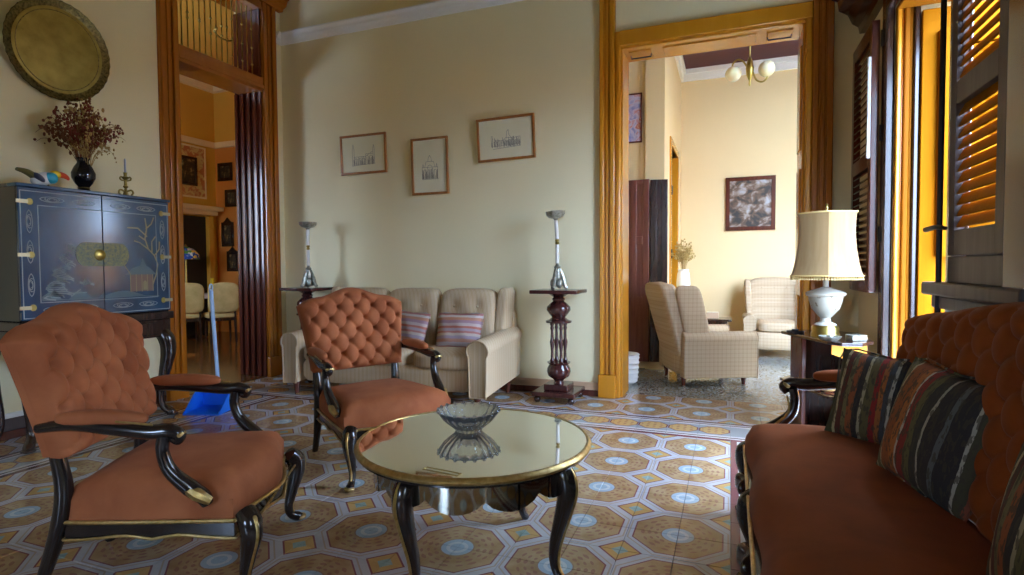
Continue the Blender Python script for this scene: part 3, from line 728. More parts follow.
# ------------------------------------------------------------------ long rust sofa on the right
sf = thing('velvet_sofa', 'long dark rust velvet button-back sofa under the louvred window', 'sofa', (.06, 1.95, 0))
SL = 1.02   # half length along y ; x 0 front .. .72 back
def sseat(u, v):
    y = (2 * v - 1) * SL; e = min(u * .62, (1 - u) * 1.2, min(v, 1 - v) * 2 * SL); k = min(1, e / .10)
    return .02 + u * .62 + .012 * sin(6 * v * PI), y, .375 + .075 * math.sqrt(1 - (1 - k) ** 2) + .02 * sin(PI * u)
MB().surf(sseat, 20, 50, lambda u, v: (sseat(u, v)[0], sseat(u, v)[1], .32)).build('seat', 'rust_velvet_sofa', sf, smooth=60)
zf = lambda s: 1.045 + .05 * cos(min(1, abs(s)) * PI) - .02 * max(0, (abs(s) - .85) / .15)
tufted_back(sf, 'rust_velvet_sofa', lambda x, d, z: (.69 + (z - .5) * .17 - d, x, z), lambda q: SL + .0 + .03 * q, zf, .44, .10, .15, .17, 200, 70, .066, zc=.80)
def sbk(u, v):
    s = 2 * u - 1; z = .44 + v * (zf(s) - .44); return .705 + (z - .5) * .17, s * (SL + .03 * v), z
MB().surf(sbk, 30, 6, lambda u, v: (sbk(u, v)[0] + .02, *sbk(u, v)[1:])).build('back_frame', 'black_wood', sf, smooth=50)
def srail(u, v):
    low = .25 - .03 * abs(sin(3 * PI * u)) ** 2; return .015, (2 * u - 1) * SL, low + (.335 - low) * v
rl = MB().surf(srail, 60, 2, lambda u, v: (.05, *srail(u, v)[1:])).build('seat_rail', 'black_wood', sf, smooth=50)
MB().tube([(.008, y, .335) for y in (-SL, SL)], .007, 6, 1).build('gilded_edge', 'gold', rl)
for yc in (-.68, 0, .68):
    MB().superbox((.0, yc, .25), (.05, .16, .08), 2.4, 8, lambda x, y, z, yc=yc: (x - .012 * sin((y - yc) * 60), y, z)).build('carving', 'dark_wood', rl)
for s in (-1, 1): bxo('seat_rail', 'black_wood', (.02, .66, s * SL - .02, s * SL + .02, .25, .335), sf, .008)
bxo('seat_rail', 'black_wood', (.64, .68, -SL, SL, .25, .335), sf, .008)
for yy in (-SL + .04, -.34, .34, SL - .04): cab_leg(sf, 'black_wood', (.035, yy, 0), (-.85, .0 if abs(yy) < .5 else math.copysign(.5, yy)), .33, 1.1)
for yy in (-SL + .05, SL - .05): MB().tube([(.76, yy, 0), (.70, yy, .2), (.67, yy, .33), (.68, yy, .5)], [.02, .025, .03, .026], 8).build('leg', 'black_wood', sf)
for s in (-1, 1):
    yy = s * (SL + .035)
    am = MB().tube([(.70, yy, .66), (.55, yy, .665), (.40, yy + s * .01, .645), (.28, yy + s * .015, .63), (.215, yy + s * .015, .632), (.185, yy + s * .015, .612), (.20, yy + s * .015, .585)], [.022, .026, .03, .03, .028, .022, .014], 10, 5).build('arm', 'black_wood', sf)
    MB().tube([(.225, yy, .61), (.235, yy, .55), (.215, yy, .48), (.15, yy, .42), (.09, yy, .38), (.07, yy, .33)], [.022, .021, .025, .03, .03, .022], 10, 5).build('arm_post', 'black_wood', am)
    MB().superbox((.46, yy, .685), (.30, .075, .055), 3, 8, lambda x, y, z: (x, y, z + .06 * (x - .46))).build('arm_pad', 'rust_velvet_sofa', am)
    MB().tube([(.206, yy - .026, .62), (.188, yy, .632), (.206, yy + .026, .62)], .008, 6, 3).build('gilded_cap', 'gold', am)
    MB().tube([(.20, yy - .0, .568), (.205, yy - .03, .50), (.14, yy - .034, .43)], .006, 6, 3).build('gilded_edge', 'gold', am)

def cushion(name, label, m, w_, h_, t_, loc, rot, group=None, n=18):
    o = thing(name, label, 'cushion', loc, 0, group); o.rotation_euler = rot
    mb = MB()
    for sg in (1, -1):
        def fn(u, v):
            x, y = 2 * u - 1, 2 * v - 1
            pin = 1 - .055 * (1 - x * x) * (abs(y) ** 3) ; pin2 = 1 - .055 * (1 - y * y) * (abs(x) ** 3)
            h = t_ / 2 * ((1 - x ** 4) * (1 - y ** 4)) ** .55 * (.62 + .38 * (1 - x * x) * (1 - y * y)) + .006 * sin(7 * x + 3 * y) * (1 - x * x) * (1 - y * y)
            return x * w_ / 2 * pin2, sg * h, y * h_ / 2 * pin + h_ / 2
        mb.surf(fn, n, n)
    mb.build('cover', m, o, smooth=80)
    e = [(x * .96 * w_ / 2, 0, (y * .96 + 1) * h_ / 2) for x, y in ((-1, -1), (0, -.985), (1, -1), (.985, 0), (1, 1), (0, .985), (-1, 1), (-.985, 0), (-1, -1))]
    MB().tube(e, .004, 5, 3).build('seam_piping', m, o)
    return o
rs = [(0, (.05, .045, .012)), (.07, (.38, .32, .18)), (.10, (.09, .02, .012)), (.16, (.14, .12, .05)), (.21, (.25, .07, .02)), (.27, (.025, .02, .018)), (.33, (.32, .28, .17)), (.36, (.10, .085, .03)), (.44, (.24, .015, .012)), (.50, (.30, .10, .02)), (.55, (.05, .05, .055)), (.60, (.35, .33, .26)), (.63, (.02, .016, .016)), (.74, (.10, .015, .02)), (.79, (.22, .2, .12)), (.83, (.03, .028, .02)), (.92, (.16, .10, .03)), (.96, (.04, .03, .012))]
stripes('kilim_stripe', 0, rs, 2.6, .03, dash=.75)
rs2 = [(0, (.10, .085, .025)), (.05, (.34, .29, .16)), (.07, (.13, .11, .04)), (.14, (.36, .30, .17)), (.16, (.24, .07, .015)), (.30, (.34, .11, .02)), (.36, (.40, .36, .28)), (.38, (.20, .02, .012)), (.45, (.10, .09, .03)), (.52, (.03, .026, .02)), (.60, (.30, .28, .22)), (.62, (.025, .02, .018)), (.72, (.09, .10, .10)), (.76, (.02, .018, .018)), (.88, (.34, .32, .26)), (.90, (.05, .045, .02)), (.95, (.20, .05, .02))]
stripes('kilim_stripe_two', 0, rs2, 2.2, .03, dash=.75)
cushion('striped_cushion', 'striped kilim cushion with a red band at the far end of the rust sofa', 'kilim_stripe', .40, .38, .13, (.56, 2.70, .455), (R(-18), R(4), R(-33)), 'kilim cushions')
cushion('striped_cushion', 'striped kilim cushion with orange bands in the middle of the rust sofa', 'kilim_stripe_two', .44, .42, .16, (.57, 2.18, .455), (R(-16), R(4), R(-72)), 'kilim cushions')
cushion('striped_cushion', 'olive and red striped kilim cushion cut by the photo edge on the rust sofa', 'kilim_stripe', .44, .40, .15, (.60, 1.40, .455), (R(-15), R(-3), R(-80)), 'kilim cushions')

# ------------------------------------------------------------------ beige sofa by the back wall
lv = thing('beige_sofa', 'beige striped three-seat sofa with rolled arms against the back wall', 'sofa', (-2.95, 4.68, 0))
HW = 1.08
MB().superbox((0, .0, .235), (2 * HW - .30, .80, .23), 10, 6).build('base', 'beige_stripe', lv)
for k in range(3):
    xc = (k - 1) * .60
    MB().superbox((xc, -.085, .385), (.595, .66, .155), 5, 9, lambda x, y, z: (x, y, z + .02 * (z > .385) * cos((y + .085) * 3))).build('seat_cushion', 'beige_stripe', lv)
    def bc(x, y, z, xc=xc):
        u = (x - xc) / .3; v = (z - .70) / .3; d = 0
        if y < .2:
            for bx_, bz in ((-.4, .45), (.4, .45), (0, .05), (-.4, -.3), (.4, -.3)): d += .028 * math.exp(-((u - bx_) ** 2 + (v - bz) ** 2) / .035)
        return x, y + d + .22 * (z - .45), z
    b_ = MB().superbox((xc, .16, .70), (.60, .20, .60), 5, 22, bc).build('back_cushion', 'beige_stripe', lv)
    for bx_, bz in ((-.12, .835), (.12, .835), (0, .715), (-.12, .61), (.12, .61)): MB().sphere((xc + bx_, .085 + .22 * (bz - .45), bz), .012, 6).build('button', 'beige_stripe', b_)
MB().superbox((0, .36, .52), (2 * HW - .1, .12, .72), 8, 8, lambda x, y, z: (x, y + .08 * (z - .5), z)).build('back_frame', 'beige_stripe', lv)
for s in (-1, 1):
    xs = s * (HW - .09)
    prof = [(xs - .075, .11), (xs + .075, .11)] + [(xs + s * 0 + .098 * cos(a), .50 + .088 * sin(a)) for a in [R(-35 + 250 * i / 14) for i in range(15)]]
    am = MB().prism(prof, -.42, .40, lambda x, z, a: (x, a, z + .035 * (a + .4) + .03 * (a > 0))).build('arm', 'beige_stripe', lv, smooth=50, bevel=.012, seg=3)
    MB().tube([(x, -.425, z - .001) for x, z in prof + prof[:1]], .007, 6, 1).build('arm_piping', 'beige_stripe', am)
    MB().superbox((s * (HW - .14), .25, .75), (.12, .24, .52), 5, 8, lambda x, y, z: (x + s * .05 * (z - .5), y + .15 * (z - .5), z)).build('wing', 'beige_stripe', lv)
    for yy in (-.36, .34): MB().lathe([(.022, 0), (.034, .13)], 10).build('leg', 'red_wood', lv, (s * (HW - .12), yy, 0))
pk = [(0, (.40, .32, .34)), (.08, (.46, .16, .12)), (.15, (.52, .42, .38)), (.24, (.36, .22, .27)), (.33, (.50, .24, .15)), (.42, (.56, .50, .46)), (.5, (.42, .17, .15)), (.58, (.48, .40, .42)), (.68, (.52, .26, .18)), (.77, (.38, .30, .36)), (.86, (.54, .45, .38)), (.94, (.44, .18, .16))]
stripes('pink_stripe', 2, pk, 3.2, .05)
cushion('striped_throw_cushion', 'pink striped cushion at the right end of the beige sofa', 'pink_stripe', .44, .34, .14, (-2.31, 4.58, .46), (R(-20), 0, R(6)), 'pink striped cushions')
cushion('striped_throw_cushion', 'pink striped cushion half hidden behind the armchair back', 'pink_stripe', .42, .34, .14, (-2.86, 4.58, .46), (R(-20), R(3), R(-8)), 'pink striped cushions')

# ------------------------------------------------------------------ lacquer cabinet
def lacq(t, b):
    f = nz(t, coords(t), 5, 4, (1, 1, .5)); return ramp(t, f, [(.3, (.005, .026, .070)), (.7, (.018, .072, .15))])
mat('sky_tinted_lacquer', (.02, .05, .1), .22, lacq, **{'Coat Weight': .6, 'Coat Roughness': .12})  # blue in the base colour stands in for sky reflected on black lacquer
mat('inlay_pale', (.30, .36, .36), .5); mat('inlay_gold', (.34, .29, .15), .45, Metallic=.3); mat('old_brass', (.3, .24, .07), .45, vary((.24, .19, .045), (.40, .32, .085), 8, bmp=.1), Metallic=.7); mat('lock_gold', (.2, .2, .1), .45, vary((.05, .09, .10), (.36, .32, .10), 60)); mat('hinge_brass', (.42, .38, .24), .35, Metallic=.8); mat('inlay_brown', (.20, .12, .09), .6); mat('inlay_slate', (.10, .15, .17), .6)
cb = thing('lacquer_cabinet', 'black lacquer cabinet with painted pagoda scene on a carved stand', 'cabinet', (-4.3, 2.27, 0))
CW, CZ0, CZ1 = 1.05, .86, 1.77; CH = CZ1 - CZ0
bxo('body', 'black_wood', (-.47, -.022, 0, CW, CZ0, CZ1), cb, .006)
bxo('top_edge', 'sky_tinted_lacquer', (-.475, .012, -.012, CW + .012, CZ1 - .022, CZ1), cb, .004)
for k, (u0, u1) in enumerate(((0, .523), (.527, CW))):
    dr = bxo('door', 'sky_tinted_lacquer', (-.022, 0, u0, u1, CZ0 + .01, CZ1 - .024), cb, .003)
    P_ = lambda u, v, d, u0=u0, u1=u1: (.011 + d, u - (u0 + u1) / 2, v - (CH - .014) / 2 + .003)
    a, b = u0 + .012, u1 - .012; i0, i1 = (a + .10, b + .012) if k == 0 else (a - .012, b - .10)
    ln = [[(a, .02), (b + (0 if k else .01), .02)], [(a - (.01 if k else 0), .86), (b, .86)]]
    ln += [[(a, .02), (a, .86)]] if k == 0 else [[(b, .02), (b, .86)]]
    ln += [[(i0, .12), (i1, .12)], [(i0, .77), (i1, .77)], [(i0 if k == 0 else i1, .12), (i0 if k == 0 else i1, .77)]]
    MB().strokes(ln, .0055, P_).build('inlaid_line', 'inlay_pale', dr, smooth=0)
    sq = []
    def cart(uc, vc, L, vert):
        for s in (-1, 1):
            q = [(L * (i / 12 - .5), .018 * s * abs(sin(PI * i / 12)) ** .5) for i in range(13)]; sq.append([(uc + (y if vert else x), vc + (x if vert else y)) for x, y in q])
            q = [(L * .36 * cos(w_) * s * (.3 + w_ / 12), .02 * sin(w_) * (.3 + w_ / 12)) for w_ in [i * PI / 6 for i in range(14)]]; sq.append([(uc + (y if vert else x), vc + (x if vert else y)) for x, y in q])
    for uc in ((.20, .40) if k == 0 else (.66, .86)):
        for vc in (.815, .07): cart(uc, vc, .15, False)
    for vc in (.24, .46, .66): cart((u0 + .06) if k == 0 else (u1 - .06), vc, .15, True)
    for q in range(0, len(sq), 4): MB().strokes(sq[q:q + 4], .0048, P_).build('inlaid_scroll', 'inlay_pale', dr, smooth=0)
    rnd = random.Random(3 + k)
    if k == 0:   # rocky tree, crane and bank
        lines = []
        for j in range(26):
            v = .15 + j * .014; uc = .20 + .12 * (j / 26) + .03 * sin(j * .9); wdt = .075 * (1 - j / 30)
            lines.append([(uc + wdt * cos(q) * rnd.uniform(.6, 1.1), v + .016 * sin(q)) for q in [i * PI / 4 for i in range(7)]])
        MB().strokes(lines, .008, P_).build('painted_tree', 'inlay_pale', dr, smooth=0)
        bank = [(.12, .13)] + [(.12 + .40 * i / 10, .16 + .03 * sin(i * 1.3)) for i in range(11)] + [(.52, .13)]
        MB().prism(bank, 0, .0010, lambda x, y, d: P_(x, y, d)).build('painted_bank', 'inlay_slate', dr, smooth=0)
        MB().strokes([[(.36, .25), (.39, .235), (.42, .245), (.45, .232)], [(.385, .25), (.395, .275), (.405, .245)]], .014, P_).build('painted_crane', 'inlay_pale', dr, smooth=0)
        MB().strokes([[(.27, .175), (.40, .178)], [(.30, .155), (.36, .2)]], .008, P_).build('painted_reed', 'inlay_pale', dr, smooth=0)
    else:        # pagoda and bare tree
        MB().prism([(.72, .17), (.90, .17), (.90, .30), (.72, .30)], 0, .0012, lambda x, y, d: P_(x, y, d)).build('painted_house', 'inlay_brown', dr, smooth=0)
        MB().prism([(.68, .30), (.93, .30), (.88, .35), (.85, .37), (.82, .43), (.80, .37), (.74, .35)], 0, .0016, lambda x, y, d: P_(x, y, d)).build('painted_roof', 'inlay_slate', dr, smooth=0)
        MB().prism([(.82, .18), (.85, .18), (.85, .24), (.835, .255), (.82, .24)], 0, .002, lambda x, y, d: P_(x, y, d)).build('painted_doorway', 'inlay_gold', dr, smooth=0)
        MB().strokes([[(.72 + .045 * i, .17), (.72 + .045 * i, .30)] for i in range(5)] + [[(.66, .395), (.72, .305)]], .006, lambda u, v, d: P_(u, v, d + .0012)).build('painted_timber', 'inlay_gold', dr, smooth=0)
        tr = [[(.90, .22), (.93, .30), (.945, .38), (.92, .45), (.87, .50), (.845, .58), (.86, .66), (.85, .74)], [(.87, .50), (.80, .55), (.76, .56)], [(.86, .6), (.79, .66), (.71, .66)], [(.855, .66), (.90, .70), (.92, .75)], [(.92, .45), (.96, .5), (.965, .56)], [(.845, .57), (.80, .60)], [(.90, .48), (.90, .56), (.93, .6)]]
        MB().strokes(tr, .010, P_).build('painted_tree', 'inlay_gold', dr, smooth=0)
        bank = [(.53, .13)] + [(.53 + .42 * i / 10, .15 + .03 * sin(i * .5)) for i in range(11)] + [(.95, .13)]
        MB().prism(bank, 0, .0010, lambda x, y, d: P_(x, y, d)).build('painted_bank', 'inlay_slate', dr, smooth=0)
    uc = .525; sg = -1 if k == 0 else 1
    half = [(uc + sg * .003, .45 - .085)] + [(uc + sg * (.003 + .125 + .06 * cos(q)), .45 + .085 * sin(q)) for q in [R(-90 + 15 * i) for i in range(13)]] + [(uc + sg * .003, .45 + .085)]
    MB().prism(half, 0, .003, lambda x, y, d: P_(x, y, d)).build('lock_plate', 'lock_gold', dr, smooth=0)
    for j in range(3):
        v = (.09, .44, .79)[j]; ue = u0 if k == 0 else u1; s = 1 if k == 0 else -1
        h = MB().prism([(ue - s * .012, v - .012), (ue + s * .055, v - .012), (ue + s * .055, v + .012), (ue - s * .012, v + .012)], 0, .006, lambda x, y, d: P_(x, y, d)).build('hinge', 'hinge_brass', dr, smooth=0)
        MB().prism([(ue + s * .065 + .019 * cos(q), v + .022 * sin(q)) for q in [i * PI / 8 for i in range(16)]], 0, .005, lambda x, y, d: P_(x, y, d)).build('hinge_boss', 'old_brass', h, smooth=0)
MB().lathe([(.002, .018), (.024, .014), (.038, .008), (.042, 0)], 24).build('lock_boss', 'brass', cb, (.0, .50, CZ0 + .45), (0, R(90), 0))
sd = bxo('stand_frame', 'dark_wood', (-.47, .01, -.02, CW + .02, .80, .86), cb, .008); bxo('stand_frame', 'dark_wood', (-.46, -.005, .0, CW, .655, .80), cb, .008)
for k in range(2): MB().sphere((0, 0, 0), .014, 8).build('drawer_knob', 'brass', sd, (.22, (-.2, .2)[k], -.1))
bxo('drawer_front', 'dark_wood', (-.01, .006, .12, CW - .12, .68, .78), cb, .006)
for x, y, dx, dy in ((-.05, .05, .75, -.66), (-.05, CW - .05, .75, .66), (-.42, .05, -.3, -.66), (-.42, CW - .05, -.3, .66)): cab_leg(cb, 'dark_wood', (x, y, 0), (dx, dy), .70, 1.55)

# things on the cabinet
mat('turquoise', (.03, .40, .55), .35); mat('bird_white', (.75, .78, .82), .4); mat('bird_yellow', (.85, .62, .02), .35); mat('bird_red', (.70, .08, .02), .35); mat('bird_navy', (.02, .03, .08), .35); mat('bird_olive', (.16, .13, .03), .5)
bd = thing('bird_ornament', 'painted toucan-like bird ornament in turquoise and white on the cabinet', 'ornament', (-4.44, 2.50, CZ1))
MB().superbox((0, .0, .062), (.085, .15, .095), 2.2, 8, lambda x, y, z: (x, y, z + .25 * y)).build('body', 'bird_white', bd)
MB().superbox((.018, .035, .072), (.075, .085, .078), 2.2, 8).build('wing', 'turquoise', bd)
MB().superbox((.02, -.04, .07), (.07, .07, .05), 2.2, 6, lambda x, y, z: (x, y, z - .6 * y - .03)).build('wing', 'bird_navy', bd)
MB().superbox((0, .075, .105), (.055, .075, .055), 2.1, 8).build('head', 'bird_yellow', bd)
MB().tube([(0, .09, .108), (0, .13, .104), (0, .155, .088), (0, .16, .075)], [.022, .02, .013, .004], 8).build('beak', 'bird_red', bd)
MB().tube([(0, -.05, .07), (0, -.10, .098), (0, -.155, .108)], [.022, .02, .012], 8, 4, 1.6).build('tail', 'bird_olive', bd)
for s in (-1, 1): MB().tube([(s * .015, .02, .03), (s * .015, .025, 0)], .006, 6, 1).build('foot', 'bird_olive', bd)
vz = thing('flower_vase', 'round black glazed vase holding dried flowers on the cabinet', 'vase', (-4.50, 2.80, CZ1))
MB().lathe([(.03, 0), (.048, 0), (.05, .02), (.034, .035), (.032, .045), (.055, .075), (.074, .115), (.076, .15), (.058, .195), (.038, .225), (.036, .245), (.046, .262), (.040, .262), (.030, .24), (.045, .19), (.06, .14), (.02, .06), (.004, .06)], 32).build('vase_body', 'black_glaze', vz)
MB().lathe([(.035, .036), (.041, .040), (.035, .046)], 24).build('neck_ring', 'brass', vz)
mat('dry_brown', (.16, .05, .015), .9); mat('dry_tan', (.40, .26, .08), .9); mat('dry_red', (.20, .035, .02), .9)
def bouquet(name, label, loc, n, h, spread, mats, seed, droop=.35, blob=.009):
    b = thing(name, label, 'dried flowers', loc); rn = random.Random(seed)
    for k in range(n):
        a = rn.uniform(0, 2 * PI); sp = spread * rn.random() ** .6; hh = h * (1 - .45 * (sp / spread) ** 2) * rn.uniform(.55, 1); m = rn.choice(mats)
        p0 = Vector((cos(a) * .012, sin(a) * .012, -.06)); p1 = Vector((cos(a) * sp * .35, sin(a) * sp * .35, hh * .55)); p2 = Vector((cos(a) * sp * .8, sin(a) * sp * .8, hh * .92)); p3 = Vector((cos(a) * sp, sin(a) * sp, hh * (1 - droop * rn.random() * sp / spread)))
        mb = MB().tube([p0, p1, p2, p3], [.0022, .002, .0016, .001], 4, 3)
        for j in range(11):
            t = rn.uniform(.35, 1); q = p1.lerp(p2, t * 2 - .7) if t < .8 else p2.lerp(p3, (t - .8) / .2)
            o = Vector((rn.gauss(0, .016), rn.gauss(0, .016), rn.gauss(0, .016))); r_ = blob * rn.uniform(.5, 1.2)
            mb.sphere(q + o, r_, 4, rn.uniform(.8, 1.8))
        mb.build('dried_sprig', m, b, smooth=60)
    return b
bouquet('dried_bouquet', 'bushy brown and red dried flower bunch in the black vase', (-4.50, 2.80, CZ1 + .25), 84, .46, .28, ['dry_brown', 'dry_red', 'dry_tan', 'dry_brown'], 5)
bouquet('dried_bouquet', 'drooping pale dried stems at the front of the black vase', (-4.47, 2.82, CZ1 + .25), 12, .16, .18, ['dry_tan'], 9, 1.1, .006)
cs = thing('brass_candlestick', 'small ornate brass candlestick on the lacquer cabinet', 'candlestick', (-4.48, 3.10, CZ1))
MB().lathe([(.004, .02), (.022, .02), (.014, .05), (.008, .075), (.02, .09), (.01, .10), (.009, .14), (.022, .155), (.03, .165), (.012, .17), (.012, .195), (.016, .2), (.004, .2)], 20).build('stem', 'brass', cs)
for k in range(3):
    a = k * 2 * PI / 3 + .5; MB().tube([(cos(a) * q, sin(a) * q, z) for q, z in ((.008, .05), (.04, .062), (.055, .04), (.04, .018), (.06, .006), (.072, .012))], [.007, .007, .007, .006, .007, .005], 6, 4).build('scroll_foot', 'brass', cs)
    MB().tube([(cos(a) * q, sin(a) * q, z) for q, z in ((.009, .135), (.035, .14), (.042, .155), (.03, .168))], .005, 6, 4).build('scroll_arm', 'brass', cs)
mat('blue_wax', (.42, .48, .62), .5)
tag(MB().lathe([(.004, 0), (.0075, 0), (.0065, .10), (.002, .112)], 10).build('candle', 'blue_wax', None, (-4.48, 3.10, CZ1 + .2)), 'thin pale blue candle in the brass candlestick', 'candle')
mat('dark_brass', (.12, .09, .03), .4, vary((.05, .038, .01), (.26, .2, .07), 60, bmp=.2), Metallic=.8)
ty = thing('brass_tray', 'large round engraved brass tray hung high on the left wall', 'tray', (XL + .045, 2.81, 2.86)); ty.rotation_euler = (0, R(90 + 5), 0)
MB().lathe([(.004, .0), (.30, .0), (.31, .012), (.004, .012)], 64).build('tray_face', 'old_brass', ty)
MB().lathe([(.30, .0), (.335, .012), (.362, .028), (.366, .024), (.34, -.002), (.30, -.004)], 72, lobes=36, amp=.006).build('tray_rim', 'dark_brass', ty)
for r_ in (.285,): MB().lathe([(r_ - .004, .011), (r_, .015), (r_ + .004, .011)], 48).build('engraved_ring', 'dark_brass', ty)

# ------------------------------------------------------------------ framed drawings
def frame(label, cx, cz, w_, h_, wall='back', y=YB, m='frame_wood', fw=.024, lean=R(2.2), roll=0, art=None, artm='ink', paper='paper', name='framed_drawing', cat='picture', group=None, x=None):
    o = thing(name, label, cat, (0, 0, 0), 0, group)
    if wall == 'back': o.location = (cx, y - .012, cz - h_ / 2); o.rotation_euler = (lean, roll, 0)
    elif wall == 'left': o.location = (x + .012, cx, cz - h_ / 2); o.rotation_euler = (lean, 0, R(90))
    for b in ((-w_ / 2, w_ / 2, 0, fw), (-w_ / 2, w_ / 2, h_ - fw, h_)): bxo('frame_bar', m, (b[0], b[1], -.022, 0, b[2], b[3]), o, .003)
    for b in ((-w_ / 2, -w_ / 2 + fw), (w_ / 2 - fw, w_ / 2)): bxo('frame_bar', m, (b[0], b[1], -.022, 0, fw, h_ - fw), o, .003)
    bxo('picture_sheet', paper, (-w_ / 2 + fw, w_ / 2 - fw, -.010, -.002, fw, h_ - fw), o, 0)
    if art: MB().strokes([[(u * w_ / 2, v * h_) for u, v in l] for l in art], .0036, lambda u, v, d: (u, -.0104 - d, v), .0006).build('ink_drawing', artm, o, smooth=0)
    return o
def arch(x0, x1, z0, z1, n=6): return [(x0, z0)] + [(x0 + (x1 - x0) * (.5 - .5 * cos(PI * i / n)), z1 - (z1 - z0) * .3 + (z1 - z0) * .3 * sin(PI * i / n)) for i in range(n + 1)] + [(x1, z0)]
rn = random.Random(2)
A1 = [[(-.5, .22), (.5, .25)], [(-.48, .22), (-.48, .62), (-.44, .76), (-.40, .62), (-.40, .22)], [(.42, .25), (.42, .62), (.45, .72), (.48, .62), (.48, .25)]] + [arch(-.38 + k * .16, -.25 + k * .16, .23, .40 + .06 * (k > 2)) for k in range(5)] + [[(-.4, .44), (.1, .44), (.42, .56)], [(.1, .25), (.1, .5), (.4, .5)]]
A1 += [[(x, .24), (x + rn.uniform(-.02, .02), .24 + rn.uniform(.05, .22))] for x in [rn.uniform(-.45, .45) for i in range(52)]]
A2 = [[(-.42, .27), (.45, .27)], [(-.42, .27), (-.42, .48), (.42, .48), (.42, .27)], arch(-.14, .14, .28, .52), arch(-.36, -.2, .28, .44), arch(.2, .36, .28, .44), [(-.28, .48), (-.2, .58), (.2, .58), (.28, .48)], [(-.1, .58), (-.08, .64), (0, .69), (.08, .64), (.1, .58)], [(-.4, .48), (-.37, .54), (-.34, .48)], [(.34, .48), (.37, .54), (.4, .48)]]
A2 += [[(x, .28), (x, .28 + rn.uniform(.04, .18))] for x in [rn.uniform(-.42, .42) for i in range(56)]]
A3 = [[(-.5, .34), (.5, .36)], [(-.5, .34), (-.5, .58), (-.46, .58), (-.46, .36)], [(.02, .5), (.05, .66), (.1, .70), (.12, .58), (.2, .5)], [(-.4, .36), (-.36, .48), (-.1, .46), (.0, .52), (.25, .5), (.5, .52), (.5, .36)]] + [arch(-.4 + k * .12, -.3 + k * .12, .36, .46) for k in range(7)]
A3 += [[(x, .3 + rn.uniform(0, .05)), (x + rn.uniform(-.03, .03), .3 + rn.uniform(.08, .24))] for x in [rn.uniform(-.5, .5) for i in range(70)]] + [[(-.45, .28), (.5, .31)]]
frame('wide framed ink drawing of towers, leftmost of the three drawings', -3.68, 2.425, .585, .42, art=A1)
frame('upright framed ink drawing of a domed church, middle of the three drawings', -2.87, 2.24, .425, .575, art=A2)
frame('wide framed ink drawing of a town, nearest the tall amber doorway', -2.03, 2.447, .60, .415, art=A3, lean=R(4), roll=R(-1))

# ------------------------------------------------------------------ pedestals with candle lamps
def pedestal(label, x, y):
    p = thing('wooden_pedestal', label, 'pedestal', (x, y, 0), 0, 'turned wooden pedestals')
    bxo('base_plate', 'pedestal_wood', (-.195, .195, -.195, .195, .06, .10), p, .008); bxo('base_step', 'pedestal_wood', (-.11, .11, -.11, .11, .10, .155), p, .008)
    for sx in (-1, 1):
        for sy in (-1, 1): MB().sphere((sx * .155, sy * .155, .031), .031, 8, 1).build('bun_foot', 'dark_wood', p)
    MB().lathe([(.05, .155), (.04, .175), (.05, .19), (.095, .22), (.108, .26), (.104, .29), (.085, .325), (.10, .335), (.105, .345), (.02, .35)], 28).build('lower_urn', 'pedestal_wood', p)
    col = MB().lathe([(.016, .345), (.022, .36), (.014, .38), (.012, .44), (.019, .50), (.022, .53), (.014, .56), (.012, .63), (.018, .655), (.013, .67), (.02, .69), (.018, .70)], 14).mesh('column', 'pedestal_wood')
    for k in range(4):
        a = k * PI / 2 + .62; link('column', col, p, (cos(a) * .062, sin(a) * .062, 0))
    MB().lathe([(.02, .70), (.115, .702), (.118, .718), (.085, .728), (.06, .75), (.085, .78), (.108, .815), (.105, .845), (.075, .875), (.05, .895), (.06, .915), (.045, .93), (.075, .95), (.10, .965), (.02, .966)], 28).build('upper_urn', 'pedestal_wood', p)
    bxo('top_plate', 'pedestal_wood', (-.215, .215, -.19, .19, .966, .998), p, .007)
    return p
def candle_lamp(label, x, y, lean):
    c = thing('candle_holder', label, 'candle holder', (x, y, .999), 0, 'metal and porcelain candle holders')
    MB().lathe([(.03, .10), (.036, .15), (.026, .19), (.034, .205), (.016, .22), (.012, .235), (.004, .235)], 16).build('base_hub', 'pewter', c)
    for k in range(3):
        a = k * 2 * PI / 3 + .3; MB().tube([(cos(a) * q, sin(a) * q, z) for q, z in ((.02, .19), (.04, .14), (.058, .08), (.07, .03), (.09, .012))], [.012, .017, .02, .018, .016], 8, 4).build('base_leg', 'pewter', c)
        MB().superbox((cos(a + 1.05) * .035, sin(a + 1.05) * .035, .055), (.06, .06, .09), 2.3, 6).build('base_leaf', 'pewter', c)
    s = sin(lean); L = lambda z: -s * max(0, z - .235)
    MB().lathe([(.013, .235), (.017, .24), (.017, .40), (.013, .405)], 14).build('porcelain_column', 'white_porcelain', c, (0, 0, 0), (0, 0, 0))
    MB().lathe([(.012, .405), (.021, .415), (.012, .43), (.021, .445), (.012, .455)], 12).build('brass_knot', 'brass', c)
    o = MB().lathe([(.013, 0), (.017, .005), (.017, .165), (.013, .17)], 14).build('porcelain_column', 'white_porcelain', c, (0, 0, .452), (0, -lean, 0))
    MB().lathe([(.004, .17), (.014, .17), (.022, .185), (.062, .197), (.084, .22), (.088, .25), (.080, .25), (.064, .215), (.02, .205), (.004, .205)], 32, lobes=8, amp=.05).build('drip_bowl', 'pewter', o)
    return c
pedestal('dark red turned pedestal between the beige sofa and the tall doorway', -1.44, 4.885)
pedestal('dark red turned pedestal half hidden behind the armchair by the left corner', -4.26, 4.885)
candle_lamp('pewter and white candle holder with a bent stem on the right pedestal', -1.455, 4.90, R(4))
candle_lamp('straight pewter and white candle holder on the left pedestal', -4.25, 4.90, R(-.5))

